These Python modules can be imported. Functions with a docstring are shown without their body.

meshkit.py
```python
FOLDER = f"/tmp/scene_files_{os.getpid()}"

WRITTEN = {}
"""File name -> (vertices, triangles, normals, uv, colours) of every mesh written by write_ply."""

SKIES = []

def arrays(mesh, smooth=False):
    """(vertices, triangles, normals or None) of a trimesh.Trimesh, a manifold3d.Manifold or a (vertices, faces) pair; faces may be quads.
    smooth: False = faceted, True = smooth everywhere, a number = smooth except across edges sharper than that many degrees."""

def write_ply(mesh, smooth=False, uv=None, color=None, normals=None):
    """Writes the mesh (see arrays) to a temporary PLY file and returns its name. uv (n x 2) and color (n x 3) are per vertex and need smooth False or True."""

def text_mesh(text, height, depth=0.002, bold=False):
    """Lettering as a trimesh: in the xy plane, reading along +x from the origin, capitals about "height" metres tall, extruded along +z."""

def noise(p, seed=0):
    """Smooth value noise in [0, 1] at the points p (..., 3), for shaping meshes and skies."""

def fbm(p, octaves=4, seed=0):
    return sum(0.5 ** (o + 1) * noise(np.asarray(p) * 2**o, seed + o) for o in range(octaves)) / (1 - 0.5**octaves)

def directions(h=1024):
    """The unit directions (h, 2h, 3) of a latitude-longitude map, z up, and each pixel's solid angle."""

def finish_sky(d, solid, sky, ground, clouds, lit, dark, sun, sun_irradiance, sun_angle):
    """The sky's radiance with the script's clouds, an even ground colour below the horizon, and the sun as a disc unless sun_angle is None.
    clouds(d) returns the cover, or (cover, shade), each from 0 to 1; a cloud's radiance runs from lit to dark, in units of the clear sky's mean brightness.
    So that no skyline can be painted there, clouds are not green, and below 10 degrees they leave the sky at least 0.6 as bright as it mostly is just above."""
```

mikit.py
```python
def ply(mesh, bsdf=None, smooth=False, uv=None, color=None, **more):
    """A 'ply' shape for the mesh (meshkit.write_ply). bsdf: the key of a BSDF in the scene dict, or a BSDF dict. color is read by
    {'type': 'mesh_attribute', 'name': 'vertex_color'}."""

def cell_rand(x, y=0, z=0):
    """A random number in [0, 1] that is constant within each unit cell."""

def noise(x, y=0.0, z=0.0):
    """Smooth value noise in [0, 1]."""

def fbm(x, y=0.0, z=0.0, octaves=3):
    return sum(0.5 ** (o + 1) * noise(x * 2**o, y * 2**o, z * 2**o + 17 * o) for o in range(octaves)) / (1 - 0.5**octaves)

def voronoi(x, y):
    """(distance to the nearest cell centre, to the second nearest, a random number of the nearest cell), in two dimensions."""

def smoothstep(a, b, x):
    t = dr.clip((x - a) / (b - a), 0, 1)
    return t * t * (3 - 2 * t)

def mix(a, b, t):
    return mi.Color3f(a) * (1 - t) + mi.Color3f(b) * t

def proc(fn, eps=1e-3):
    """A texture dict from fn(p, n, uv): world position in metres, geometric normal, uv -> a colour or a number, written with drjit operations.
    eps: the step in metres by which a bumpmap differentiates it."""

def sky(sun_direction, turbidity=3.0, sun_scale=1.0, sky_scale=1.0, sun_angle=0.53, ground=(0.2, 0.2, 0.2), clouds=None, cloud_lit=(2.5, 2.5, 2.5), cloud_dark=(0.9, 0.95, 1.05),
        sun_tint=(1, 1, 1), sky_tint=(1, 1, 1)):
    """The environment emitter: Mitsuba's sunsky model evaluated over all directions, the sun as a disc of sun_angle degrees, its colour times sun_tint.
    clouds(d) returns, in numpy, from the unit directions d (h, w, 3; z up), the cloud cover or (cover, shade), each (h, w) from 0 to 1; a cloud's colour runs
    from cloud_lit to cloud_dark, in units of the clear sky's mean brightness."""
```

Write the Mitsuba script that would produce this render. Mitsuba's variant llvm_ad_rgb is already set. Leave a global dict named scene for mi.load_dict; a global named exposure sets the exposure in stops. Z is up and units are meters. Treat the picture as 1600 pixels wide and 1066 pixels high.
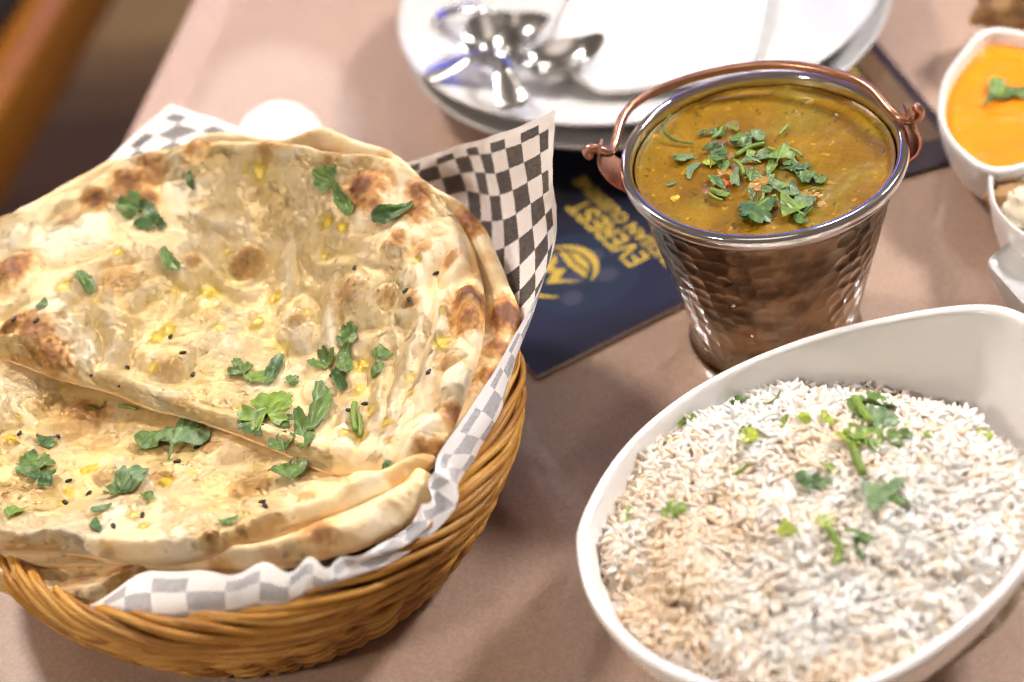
import math
import numpy as np
import drjit as dr
import mitsuba as mi
import trimesh
import mikit
import meshkit
from mikit import proc, noise, fbm, voronoi, cell_rand, smoothstep, mix
from scipy.interpolate import RBFInterpolator, splprep, splev, CubicSpline
from shapely.geometry import Polygon
from shapely import affinity
import shapely

rng = np.random.default_rng(11)
T = mi.ScalarTransform4f
scene, labels = {}, {}

# ------------------------------------------------------------------ camera
HFOV, PITCH, ROLL, DIST = 36.0, math.radians(41.5), math.radians(-12.5), 0.7338
F = np.array([0, math.cos(PITCH), -math.sin(PITCH)])
_r = np.array([1.0, 0, 0])
_u = np.cross(_r, F)
R = math.cos(ROLL) * _r + math.sin(ROLL) * _u
U = -math.sin(ROLL) * _r + math.cos(ROLL) * _u
EYE = -F * DIST
FPX = 800 / math.tan(math.radians(HFOV / 2))
scene['camera'] = {'type': 'thinlens', 'fov': HFOV, 'fov_axis': 'x', 'near_clip': 0.02, 'far_clip': 30.0,
                   'aperture_radius': 0.0064, 'focus_distance': 0.625,
                   'to_world': T().look_at(origin=EYE.tolist(), target=(EYE + F).tolist(), up=U.tolist())}
exposure = 0.34


def at(px, py, z):
    """The point at height z on the sight line of a photograph pixel (1600 x 1066)."""
    d = F + R * ((px - 800) / FPX) - U * ((py - 533) / FPX)
    return EYE + d * ((z - EYE[2]) / d[2])


# ------------------------------------------------------------------ lamps, added fill and halo lights
def lamp(key, kind, pos, radius, rgb, power, label, aim=(0, 0, 0), scale=None):
    e = {'type': 'area', 'radiance': {'type': 'rgb', 'value': [c * power for c in rgb]}}
    if kind == 'ball':
        scene[key] = {'type': 'sphere', 'center': list(pos), 'radius': radius, 'emitter': e}
    else:
        sx, sy = scale or (radius, radius)
        scene[key] = {'type': 'disk' if scale is None else 'rectangle', 'emitter': e,
                      'to_world': T().look_at(origin=list(pos), target=list(aim), up=[0.1, 0.2, 1]).scale([sx, sy, 1])}
    labels[key] = {'label': label, 'category': 'lamp'}


scene['room_glow'] = {'type': 'constant', 'radiance': {'type': 'rgb', 'value': [0.135, 0.108, 0.092]}}
lamp('ceiling_lamp', 'disk', (1.25, 0.38, 1.12), 0.13, (1.0, 0.965, 0.955), 150, 'bright white ceiling spotlight to the right of the table')
lamp('added_fill_panel', 'disk', (-0.1, -0.75, 2.3), 0.6, (1.0, 0.88, 0.78), 1.3, 'large dim fill light added overhead behind the camera', (0, -0.7, 0))  # added soft overhead fill, makes up for the low ambient
lamp('ceiling_lamp_001', 'disk', (0.75, 1.3, 1.9), 0.11, (1.0, 0.90, 0.80), 54, 'warm ceiling spotlight beyond the plates')
lamp('ceiling_lamp_002', 'disk', (-0.62, 0.85, 1.35), 0.11, (1.0, 0.88, 0.78), 140, 'warm ceiling spotlight above the left table edge')
lamp('ceiling_lamp_003', 'disk', (-0.95, -0.80, 1.05), 0.10, (1.0, 0.89, 0.76), 64, 'warm ceiling spotlight at the left on the camera side of the table')
lamp('pendant_lamp', 'ball', (-0.43, 2.60, 1.545), 0.083, (1.0, 0.95, 0.90), 26, 'round frosted pendant lamp hanging beyond the table')
lamp('added_halo_disc', 'disk', (-0.445, 2.76, 1.60), 0.20, (1.0, 0.88, 0.84), 0.9, 'pale glowing disc added behind the pendant lamp for a halo', (0, 0, 0))  # added emitter, gives the pendant reflection on the table a soft halo
lamp('blue_light_strip', 'rectangle', (0.4, 3.9, 1.10), 0, (0.09, 0.12, 1.0), 6, 'blue light strip along the ceiling', (0, 0, 0), (1.8, 0.15))

# ------------------------------------------------------------------ materials
def rgb(*c):
    return {'type': 'rgb', 'value': list(c)}


def mat(key, col, rough=0.5, two=True, **kw):
    b = {'type': 'principled', 'base_color': col if isinstance(col, dict) else rgb(*col),
         'roughness': rough if isinstance(rough, dict) else float(rough), **kw}
    scene[key] = {'type': 'twosided', 'bsdf': b} if two else b
    return key


def bumped(key, col, rough, bump, scale, eps=4e-4, **kw):
    b = {'type': 'principled', 'base_color': col if isinstance(col, dict) else rgb(*col), 'roughness': rough, **kw}
    scene[key] = {'type': 'twosided', 'bsdf': {'type': 'bumpmap', 'arbitrary': proc(bump, eps), 'scale': scale, 'bsdf': b}}
    return key


VC = {'type': 'mesh_attribute', 'name': 'vertex_color'}


def rfbm(x, y, z=0.0, octaves=3):
    """Fractal noise whose octaves are turned against each other, so that no grid shows."""
    x, y, z = mi.Float(x), mi.Float(y), mi.Float(z)
    t, a = mi.Float(0), 0.5
    for o in range(octaves):
        x, y, z = 0.80 * x - 0.52 * y + 0.30 * z + 11.3, 0.48 * x + 0.84 * y - 0.25 * z + 3.7, -0.36 * x + 0.10 * y + 0.93 * z + 7.9
        t = t + a * noise(x, y, z)
        x, y, z, a = x * 2.03, y * 2.03, z * 2.03, a * 0.5
    return t / (1 - 0.5 ** octaves)


def cloth_col(p, n, uv):
    w = 0.5 + 0.25 * dr.sin(p.x * 6283 / 0.85 + p.y * 1500) + 0.25 * dr.sin(p.y * 6283 / 0.85 - p.x * 1500)
    s = fbm(p.x * 14, p.y * 14, 3.0, 3)
    f = noise(p.x * 900, p.y * 900, p.z * 900)
    c = mix((0.345, 0.222, 0.158), (0.52, 0.375, 0.290), 0.15 + 0.45 * w + 0.4 * f)
    return c * (0.93 + 0.14 * s)


mat('m_cloth', proc(cloth_col), 0.40, specular=0.5)
scene['m_glass'] = {'type': 'thindielectric', 'int_ior': 1.5}
mat('m_wood', proc(lambda p, n, uv: mix((0.23, 0.075, 0.004), (0.34, 0.125, 0.008), fbm(p.x * 8, p.y * 60, p.z * 60, 3))), 0.4)
mat('m_cushion', (0.012, 0.011, 0.012), 0.6)
mat('m_carpet', proc(lambda p, n, uv: mix((0.24, 0.145, 0.050), (0.42, 0.27, 0.11), 0.6 * fbm(p.x * 1.8, p.y * 1.8, 0, 3) + 0.4 * noise(p.x * 140, p.y * 140))), 0.9)


def naan_rough(p, n, uv):
    return dr.clip(uv.x + 0.12 * (noise(p.x * 700, p.y * 700, p.z * 700) - 0.5), 0.12, 0.95)


def naan_bump(p, n, uv):
    return fbm(p.x * 700, p.y * 700, p.z * 700, 3) + 0.5 * fbm(p.x * 2600, p.y * 2600, p.z * 2600, 2)


scene['m_naan'] = {'type': 'twosided', 'bsdf': {'type': 'bumpmap', 'arbitrary': proc(naan_bump, 2.5e-4), 'scale': 0.00045,
                   'bsdf': {'type': 'principled', 'base_color': VC, 'roughness': proc(naan_rough), 'specular': 0.55, 'flatness': 0.5}}}


def checks(dark, light, mot):
    def fn(p, n, uv):
        k = 1 / 0.0134
        a, b = dr.floor(uv.x * k), dr.floor(uv.y * k)
        odd = (a + b) - 2 * dr.floor((a + b) * 0.5)
        edge = dr.minimum(dr.minimum(uv.x, 0.32 - uv.x), dr.minimum(uv.y, 0.32 - uv.y))
        ink = dr.select((odd > 0.5) & (edge > 0.005), 1.0, 0.0)
        m = fbm(uv.x * 900, uv.y * 900, 0, 3)
        return mix(light, dark, ink * (1 - mot * m)) * (0.97 + 0.05 * fbm(uv.x * 70, uv.y * 70, 1, 2))
    return proc(fn)


scene['m_paper'] = {'type': 'twosided',
                    'front': {'type': 'principled', 'base_color': checks((0.045, 0.038, 0.04), (0.83, 0.79, 0.80), 0.12), 'roughness': 0.45, 'specular': 0.4},
                    'back': {'type': 'principled', 'base_color': checks((0.32, 0.31, 0.33), (0.84, 0.81, 0.80), 0.45), 'roughness': 0.45, 'specular': 0.4}}
for i, (a, b) in enumerate([((0.33, 0.145, 0.020), (0.60, 0.31, 0.060)), ((0.25, 0.098, 0.013), (0.48, 0.225, 0.036)),
                            ((0.42, 0.205, 0.042), (0.66, 0.37, 0.095)), ((0.18, 0.066, 0.010), (0.40, 0.170, 0.026))]):
    mat(f'm_cane_{i}', proc(lambda p, n, uv, a=a, b=b: mix(a, b, 0.45 * rfbm(p.x * 90, p.y * 90, p.z * 90, 3) + 0.30 * noise(uv.x * 26, uv.y * 9, 2.0) + 0.35 * noise(uv.x * 4, uv.y * 60))), 0.48, specular=0.4)
mat('m_wicker_dark', (0.10, 0.04, 0.012), 0.6)


def copper_col(p, n, uv):
    t = rfbm(p.x * 70, p.y * 70, p.z * 70, 4)
    s = rfbm(p.x * 34 + 5, p.y * 34, p.z * 34, 3)
    c = mix((0.11, 0.072, 0.042), (0.39, 0.265, 0.155), smoothstep(0.25, 0.75, t))
    return mix(c, (0.34, 0.30, 0.22), smoothstep(0.52, 0.72, s) * 0.8)


mat('m_copper', proc(copper_col), proc(lambda p, n, uv: 0.13 + 0.15 * fbm(p.x * 90, p.y * 90, p.z * 90, 2)), metallic=1.0)
mat('m_copper_wire', proc(lambda p, n, uv: mix((0.52, 0.24, 0.15), (0.78, 0.42, 0.29), fbm(p.x * 240, p.y * 240, p.z * 240, 3))), 0.27, metallic=1.0)
mat('m_steel', (0.72, 0.70, 0.68), 0.10, metallic=1.0)
mat('m_cutlery', (0.55, 0.53, 0.51), 0.20, metallic=1.0)
mat('m_porcelain', (0.54, 0.53, 0.52), 0.22, clearcoat=0.8, clearcoat_gloss=0.95, specular=0.5)
mat('m_bowl', (0.76, 0.745, 0.735), 0.20, clearcoat=0.8, clearcoat_gloss=0.95, specular=0.5)
mat('m_napkin', (0.78, 0.775, 0.775), 0.85)


def dal_col(p, n, uv):
    a = rfbm(p.x * 60, p.y * 60, 0.3, 4)
    b = rfbm(p.x * 34 + 3, p.y * 34 + 1, 1.3, 3)
    g = rfbm(p.x * 900, p.y * 900, 4.0, 2)
    c = mix((0.205, 0.104, 0.004), (0.285, 0.154, 0.007), smoothstep(0.3, 0.72, a))
    c = mix(c, (0.145, 0.055, 0.004), smoothstep(0.54, 0.74, b) * 0.4)
    c = mix(c, (0.20, 0.16, 0.012), smoothstep(0.52, 0.68, rfbm(p.x * 46 + 9, p.y * 46, 7.0, 2)) * 0.45)
    sp = rfbm(p.x * 420 + 2, p.y * 420, 9.0, 2)
    c = mix(c, (0.06, 0.05, 0.010), smoothstep(0.72, 0.80, sp) * 0.7)
    c = mix(c, (0.55, 0.30, 0.03), smoothstep(0.26, 0.20, rfbm(p.x * 330, p.y * 330 + 5, 2.0, 2)) * 0.5)
    return c * (0.80 + 0.40 * g)


bumped('m_dal', proc(dal_col), 0.30, lambda p, n, uv: rfbm(p.x * 210, p.y * 210, 0.0, 4), 0.00014, specular=0.4)
bumped('m_orange', proc(lambda p, n, uv: mix((0.76, 0.22, 0.0005), (0.82, 0.28, 0.001), fbm(p.x * 60, p.y * 60, 0, 3))), 0.3,
       lambda p, n, uv: fbm(p.x * 90, p.y * 90, 0, 2), 0.0012)
mat('m_leaf', VC, 0.42, specular=0.5)
mat('m_veg', VC, 0.35, specular=0.5)
mat('m_seed', (0.010, 0.009, 0.010), 0.45)
mat('m_cumin', (0.10, 0.045, 0.02), 0.5)
mat('m_rice', VC, 0.40, specular=0.5, flatness=0.4)
mat('m_rice_bed', (0.50, 0.40, 0.28), 0.8)
mat('m_pakora', proc(lambda p, n, uv: mix((0.22, 0.10, 0.03), (0.50, 0.30, 0.12), fbm(p.x * 90, p.y * 90, p.z * 90, 3))), 0.5)
mat('m_onion', proc(lambda p, n, uv: mix((0.60, 0.50, 0.33), (0.80, 0.74, 0.60), fbm(p.x * 90, p.y * 90, p.z * 90, 2))), 0.5)


def card_col(p, n, uv):
    q = mi.Vector2f(uv.x, uv.y)
    d = dr.sqrt(dr.square(q.x - 0.052) + dr.square(q.y - 0.050))
    c = mix((0.008, 0.010, 0.037), (0.005, 0.006, 0.013), smoothstep(0.03, 0.11, q.y))
    c = mix(c, (0.010, 0.020, 0.046), dr.select(d < 0.030, 0.8, 0.0))
    dots = mi.Float(0)
    for x, y in ((0.040, 0.036), (0.048, 0.048), (0.062, 0.040), (0.064, 0.056), (0.050, 0.062)):
        dd = dr.sqrt(dr.square(q.x - x) + dr.square(q.y - y))
        dots = dr.maximum(dots, 1 - smoothstep(0.0038, 0.0062, dd))
    return mix(c, (0.045, 0.045, 0.085), dots * 0.8)


mat('m_card', proc(card_col), 0.36, specular=0.35, clearcoat=0.1)
mat('m_card_back', proc(lambda p, n, uv: mix((0.016, 0.006, 0.007), (0.030, 0.014, 0.012), fbm(uv.x * 40, uv.y * 40, 0, 2))), 0.35, specular=0.5, clearcoat=0.3)
mat('m_card_edge', (0.55, 0.50, 0.48), 0.8)
mat('m_gold', (0.54, 0.37, 0.055), 0.35, specular=0.6, metallic=0.15)
mat('m_bronze', (0.15, 0.085, 0.035), 0.4)
mat('m_pale_print', (0.50, 0.38, 0.30), 0.4)


# ------------------------------------------------------------------ helpers
def add(key, mesh, m, smooth=40, **kw):
    k, n = key, 0
    while k in scene or k in labels and not k in labels:
        n += 1
        k = f'{key}_{n:03d}'
    scene[k] = mikit.ply(mesh, m, smooth=smooth, **kw)
    return k


def thing(name, label, cat, group=None):
    k, n = name, 0
    while k in labels:
        n += 1
        k = f'{name}_{n:03d}'
    labels[k] = {'label': label, 'category': cat}
    if group:
        labels[k]['group'] = group
    return k


def solo(name, mesh, m, label, cat, group=None, smooth=40, kind=None, **kw):
    k = thing(name, label, cat, group)
    scene[k] = mikit.ply(mesh, m, smooth=smooth, **kw)
    if kind:
        labels[k]['kind'] = kind
    return k


def structure(key, mesh, m, smooth=False):
    scene[key] = mikit.ply(mesh, m, smooth=smooth)
    labels[key] = {'kind': 'structure'}


def grid_faces(nr, nc, wrap=False):
    c2 = nc if wrap else nc - 1
    i, j = np.meshgrid(np.arange(nr - 1), np.arange(c2), indexing='ij')
    a, b = i * nc + j, i * nc + (j + 1) % nc
    q = np.stack([a, b, b + nc, a + nc], -1).reshape(-1, 4)
    return np.vstack([q[:, [0, 1, 2]], q[:, [0, 2, 3]]])


def lathe(profile, n=96, centre=(0, 0, 0), per=6):
    """Surface of revolution of (r, z) points."""
    p = np.asarray(profile, float)
    a = np.linspace(0, 2 * np.pi, n, endpoint=False)
    v = np.stack([p[:, None, 0] * np.cos(a), p[:, None, 0] * np.sin(a), np.broadcast_to(p[:, None, 1], (len(p), n))], -1).reshape(-1, 3)
    return trimesh.Trimesh(v + np.asarray(centre), grid_faces(len(p), n, True), process=False)


def spline(points, n, closed=False):
    p = np.asarray(points, float)
    if closed:
        p = np.vstack([p, p[:1]])
    d = np.r_[0, np.cumsum(np.linalg.norm(np.diff(p, axis=0), axis=1) ** 0.5)]
    cs = CubicSpline(d, p, bc_type='periodic' if closed else 'natural')
    return cs(np.linspace(0, d[-1], n, endpoint=not closed))


def tube(path, radius, sides=10, cap=True, flat=1.0):
    p = np.asarray(path, float)
    n = len(p)
    rad = np.broadcast_to(radius, (n,)).astype(float)
    t = np.gradient(p, axis=0)
    t /= np.linalg.norm(t, axis=1, keepdims=True) + 1e-12
    a = np.cross(t[0], [0, 0, 1.0] if abs(t[0, 2]) < 0.9 else [1.0, 0, 0])
    fr = []
    for k in range(n):
        a = a - t[k] * (a @ t[k])
        a /= np.linalg.norm(a) + 1e-12
        fr.append(a)
    fr = np.array(fr)
    b = np.cross(t, fr)
    ang = np.arange(sides) * 2 * np.pi / sides
    v = p[:, None] + rad[:, None, None] * (np.cos(ang)[None, :, None] * fr[:, None] + flat * np.sin(ang)[None, :, None] * b[:, None])
    f = grid_faces(n, sides, True)
    v = v.reshape(-1, 3)
    if cap:
        tip0, tip1 = p[0] - t[0] * rad[0] * 0.6, p[-1] + t[-1] * rad[-1] * 0.6
        i = np.arange(sides)
        f = np.vstack([f, np.stack([(i + 1) % sides, i, i * 0 + len(v)], 1),
                       np.stack([i + (n - 1) * sides, (i + 1) % sides + (n - 1) * sides, i * 0 + len(v) + 1], 1)])
        v = np.vstack([v, tip0, tip1])
    m = trimesh.Trimesh(v, f, process=False)
    ln = np.r_[0, np.cumsum(np.linalg.norm(np.diff(p, axis=0), axis=1))]
    uv = np.stack([np.repeat(ln * 10, sides), np.tile(ang / 6.283, n)], 1)
    if cap:
        uv = np.vstack([uv, uv[:1], uv[-1:]])
    return m, uv


def rounded_box(sx, sy, sz, r):
    import manifold3d as m3
    pts = [m3.Manifold.sphere(r, 16).translate([x * (sx / 2 - r), y * (sy / 2 - r), z * (sz / 2 - r)]) for x in (-1, 1) for y in (-1, 1) for z in (-1, 1)]
    h = m3.Manifold.batch_hull(pts).to_mesh()
    return trimesh.Trimesh(h.vert_properties[:, :3], h.tri_verts, process=False)


def flat_poly(coords, z0, z1):
    return trimesh.creation.extrude_polygon(Polygon(coords), z1 - z0, engine='earcut').apply_translation([0, 0, z0])


_gr = np.random.default_rng(4242)
_PERM = _gr.permutation(4096)
_G3 = _gr.normal(size=(4096, 3))
_G3 /= np.linalg.norm(_G3, axis=1, keepdims=True)
_ROT = trimesh.transformations.rotation_matrix(0.9, [0.4, 0.7, 0.6])[:3, :3]


def perlin(p):
    """Gradient noise, about -1 to 1."""
    p = np.asarray(p, float)
    i = np.floor(p).astype(np.int64)
    t = p - i
    w = t * t * t * (t * (t * 6 - 15) + 10)
    out = 0
    for a in (0, 1):
        for b in (0, 1):
            for c in (0, 1):
                h_ = _PERM[(_PERM[(_PERM[(i[..., 0] + a) & 4095] + i[..., 1] + b) & 4095] + i[..., 2] + c) & 4095]
                dv = (t[..., 0] - a) * _G3[h_, 0] + (t[..., 1] - b) * _G3[h_, 1] + (t[..., 2] - c) * _G3[h_, 2]
                out = out + dv * (w[..., 0] if a else 1 - w[..., 0]) * (w[..., 1] if b else 1 - w[..., 1]) * (w[..., 2] if c else 1 - w[..., 2])
    return out * 1.6


def pf(q, freq, octaves=3, seed=0.0):
    """Fractal gradient noise at a frequency per metre, turned between the octaves; about -1 to 1."""
    p = np.asarray(q, float) * freq + seed * 7.31
    t, a, tot = 0, 1.0, 0
    for _ in range(octaves):
        p = p @ _ROT
        t, tot = t + a * perlin(p), tot + a
        p, a = p * 2.05 + 5.17, a * 0.5
    return t / tot * 1.25


def sm(a, b, x):
    t = np.clip((x - a) / (b - a), 0, 1)
    return t * t * (3 - 2 * t)


def mixc(c, k, t):
    return c * (1 - t[..., None]) + np.array(k) * t[..., None]


# ------------------------------------------------------------------ floor, bench, table
structure('floor', trimesh.Trimesh([[-6, -4, -0.75], [6, -4, -0.75], [6, 8, -0.75], [-6, 8, -0.75]], [[0, 1, 2], [0, 2, 3]], process=False), 'm_carpet')

e0, e1 = at(300, 0, 0)[:2], at(180, 245, 0)[:2]
ed = (e0 - e1) / np.linalg.norm(e0 - e1)
en = np.array([ed[1], -ed[0]])                       # towards the inside of the table


def tp(along, inward):
    return e1 + ed * along + en * inward


ch = thing('wooden_bench', 'blurred honey coloured wooden bench with black seat at the top left', 'bench')
CH = np.eye(4)
CH[:2, :2] = np.stack([en, ed], 1)
CH[:3, 3] = (-0.655, 0.93, -0.75)


def bench_part(part, mesh, m, smooth=40):
    mesh.apply_transform(CH)
    add(f'{ch}__{part}', mesh, m, smooth)


bench_part('seat_frame', rounded_box(0.46, 1.3, 0.075, 0.012).apply_translation([0, 0, 0.4225]), 'm_wood')
bench_part('cushion', rounded_box(0.40, 1.24, 0.05, 0.022).apply_translation([-0.015, 0.0, 0.475]), 'm_cushion')
for sx in (-1, 1):
    for sy in (-1, 1):
        bench_part('leg', tube(np.array([[sx * 0.20, sy * 0.60, 0.38], [sx * 0.205, sy * 0.605, 0.2], [sx * 0.21, sy * 0.61, 0.011]]), [0.022, 0.019, 0.015])[0], 'm_wood')

tb = thing('dining_table', 'table under the beige cloth that carries all the dishes', 'table')
quad = [tp(-0.75, 0.012), tp(1.0, 0.012), tp(1.0, 0.90), tp(-0.75, 0.90)]
add(f'{tb}__tabletop', flat_poly(quad, -0.030, -0.004), 'm_wood', False)
for q in (tp(-0.66, 0.09), tp(0.91, 0.09), tp(0.91, 0.82), tp(-0.66, 0.82)):
    add(f'{tb}__leg', trimesh.creation.box([0.05, 0.05, 0.72]).apply_translation([q[0], q[1], -0.39]), 'm_wood', False)
# cloth: top sheet with a rounded edge and a hanging skirt
ring = []
for inset, z in ((0.004, 0.0), (0.0015, -0.0007), (0.0, -0.003), (0.0, -0.012), (0.001, -0.06), (0.004, -0.13)):
    ring.append([(*tp(a, i), z) for a, i in ((-0.75 + inset, inset), (1.0 - inset, inset), (1.0 - inset, 0.90 - inset), (-0.75 + inset, 0.90 - inset))])
cv = np.array(ring).reshape(-1, 3)
cf = grid_faces(6, 4, True)[:, ::-1]
cf = np.vstack([cf, [[0, 2, 1], [0, 3, 2]]])
cloth = trimesh.Trimesh(cv, cf, process=False)
cloth.fix_normals()
solo('tablecloth', cloth, 'm_cloth', 'pale pinkish beige woven tablecloth with a glossy clear cover', 'tablecloth', smooth=30)

gq = [tp(-0.70, 0.03), tp(0.95, 0.03), tp(0.95, 0.87), tp(-0.70, 0.87)]
solo('glass_cover', trimesh.Trimesh([[*q, 0.0004] for q in gq], [[0, 2, 1], [0, 3, 2]], process=False), 'm_glass', 'clear glossy cover sheet lying over the beige tablecloth', 'glass cover', smooth=False)

# ------------------------------------------------------------------ cutlery, plates, napkin
PC = np.array([0.1105, 0.2270])
plate_prof = [(0.0, 0.008), (0.045, 0.008), (0.085, 0.009), (0.098, 0.013), (0.118, 0.0215), (0.1315, 0.026), (0.1345, 0.0272), (0.1352, 0.0262), (0.1335, 0.0242),
              (0.118, 0.0178), (0.098, 0.0085), (0.088, 0.0035), (0.080, 0.0002), (0.074, 0.0), (0.072, 0.003), (0.0, 0.003)]


def smooth_prof(p, n=60):
    return spline(p, n)


solo('dinner_plate', lathe([(max(r, 0), z) for r, z in smooth_prof(plate_prof)], 128, (PC[0] + 0.002, PC[1] - 0.004, 0.0006)), 'm_porcelain', 'round white dinner plate at the bottom of the pair behind the copper bucket', 'plate', smooth=True)
solo('dinner_plate_001', lathe([(max(r, 0), z) for r, z in smooth_prof(plate_prof)], 128, (PC[0], PC[1], 0.0125)), 'm_porcelain', 'round white dinner plate on top of the pair, under the napkin and cutlery', 'plate', smooth=True)

nz = 0.028
nap_px = [(905, -60), (850, 60), (935, 118), (1070, 112), (1165, 108), (1190, -10), (1200, -70)]
nv = np.array([at(x, y, nz + 0.012)[:2] for x, y in nap_px])
pg = Polygon(nv).buffer(0.004).buffer(-0.004)
c2 = np.array(pg.exterior.coords)[:-1]
b = trimesh.creation.extrude_polygon(pg, 0.004, engine='earcut').subdivide_to_size(0.006, max_iter=12)
vv = b.vertices.copy()
rr = np.hypot(vv[:, 0] - PC[0], vv[:, 1] - PC[1])
vv[:, 2] += np.interp(rr, [0, 0.085, 0.10, 0.135], [0.024, 0.025, 0.030, 0.041]) + 0.0025 * meshkit.fbm(vv * [40, 40, 0], 3, 5)
b.vertices = vv
solo('paper_napkin', b, 'm_napkin', 'folded white napkin lying across the upper plate', 'napkin')


def cutlery(a, b, zl, kind):
    """A spoon or fork from a (end of the bowl or tines) to b (end of the handle), as bowl/tines and handle meshes."""
    a, b = np.array(a), np.array(b)
    L = np.linalg.norm(b - a)
    d = (b - a) / L
    s = np.array([-d[1], d[0]])
    n, w = 70, 17
    t = np.linspace(0, 1, n)
    bowl_end = 0.52
    wid = np.where(t < bowl_end, 0.0165 * np.sqrt(np.clip(1 - ((t - 0.26) / 0.26) ** 2, 0, 1)) * (1 - 0.15 * (t / bowl_end)), 0)
    neck = np.interp(t, [0.0, 0.48, 0.54, 0.62, 0.80, 0.94, 0.985, 1.0], [0, 0.0030, 0.0028, 0.0034, 0.0062, 0.0085, 0.0066, 0.001])
    wid = np.maximum(wid, np.where(t > 0.35, neck, 0.0005))
    lift = np.interp(t, [0, 0.12, 0.40, 0.52, 0.60, 0.75, 0.90, 1.0], [0.009, 0.003, 0.002, 0.008, 0.013, 0.012, 0.007, 0.005])
    lift = CubicSpline(t, lift)(t)
    out = []
    for side in (1, -1):
        q = np.linspace(-1, 1, w)
        z = lift[:, None] + np.where((t < bowl_end)[:, None], 0.0085 * np.sin(np.clip(t / bowl_end, 0, 1) * np.pi)[:, None] * (q ** 2 - 0.9)[None], -0.0012 * (q ** 2)[None]) + side * 0.0007
        xy = a + d * (t[:, None, None] * L) + s * (wid[:, None, None] * q[None, :, None])
        out.append(np.concatenate([xy, z[..., None] + zl], -1).reshape(-1, 3))
    v = np.vstack(out)
    f = grid_faces(n, w)
    N = n * w
    idx = np.arange(N).reshape(n, w)
    loop = np.r_[idx[0, :], idx[1:, -1], idx[-1, -2::-1], idx[-2:0:-1, 0]]
    nx = np.roll(loop, -1)
    sidef = np.vstack([np.stack([loop, nx, nx + N], 1), np.stack([loop, nx + N, loop + N], 1)])
    return trimesh.Trimesh(v, np.vstack([f[:, ::-1], f + N, sidef]), process=False)


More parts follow.
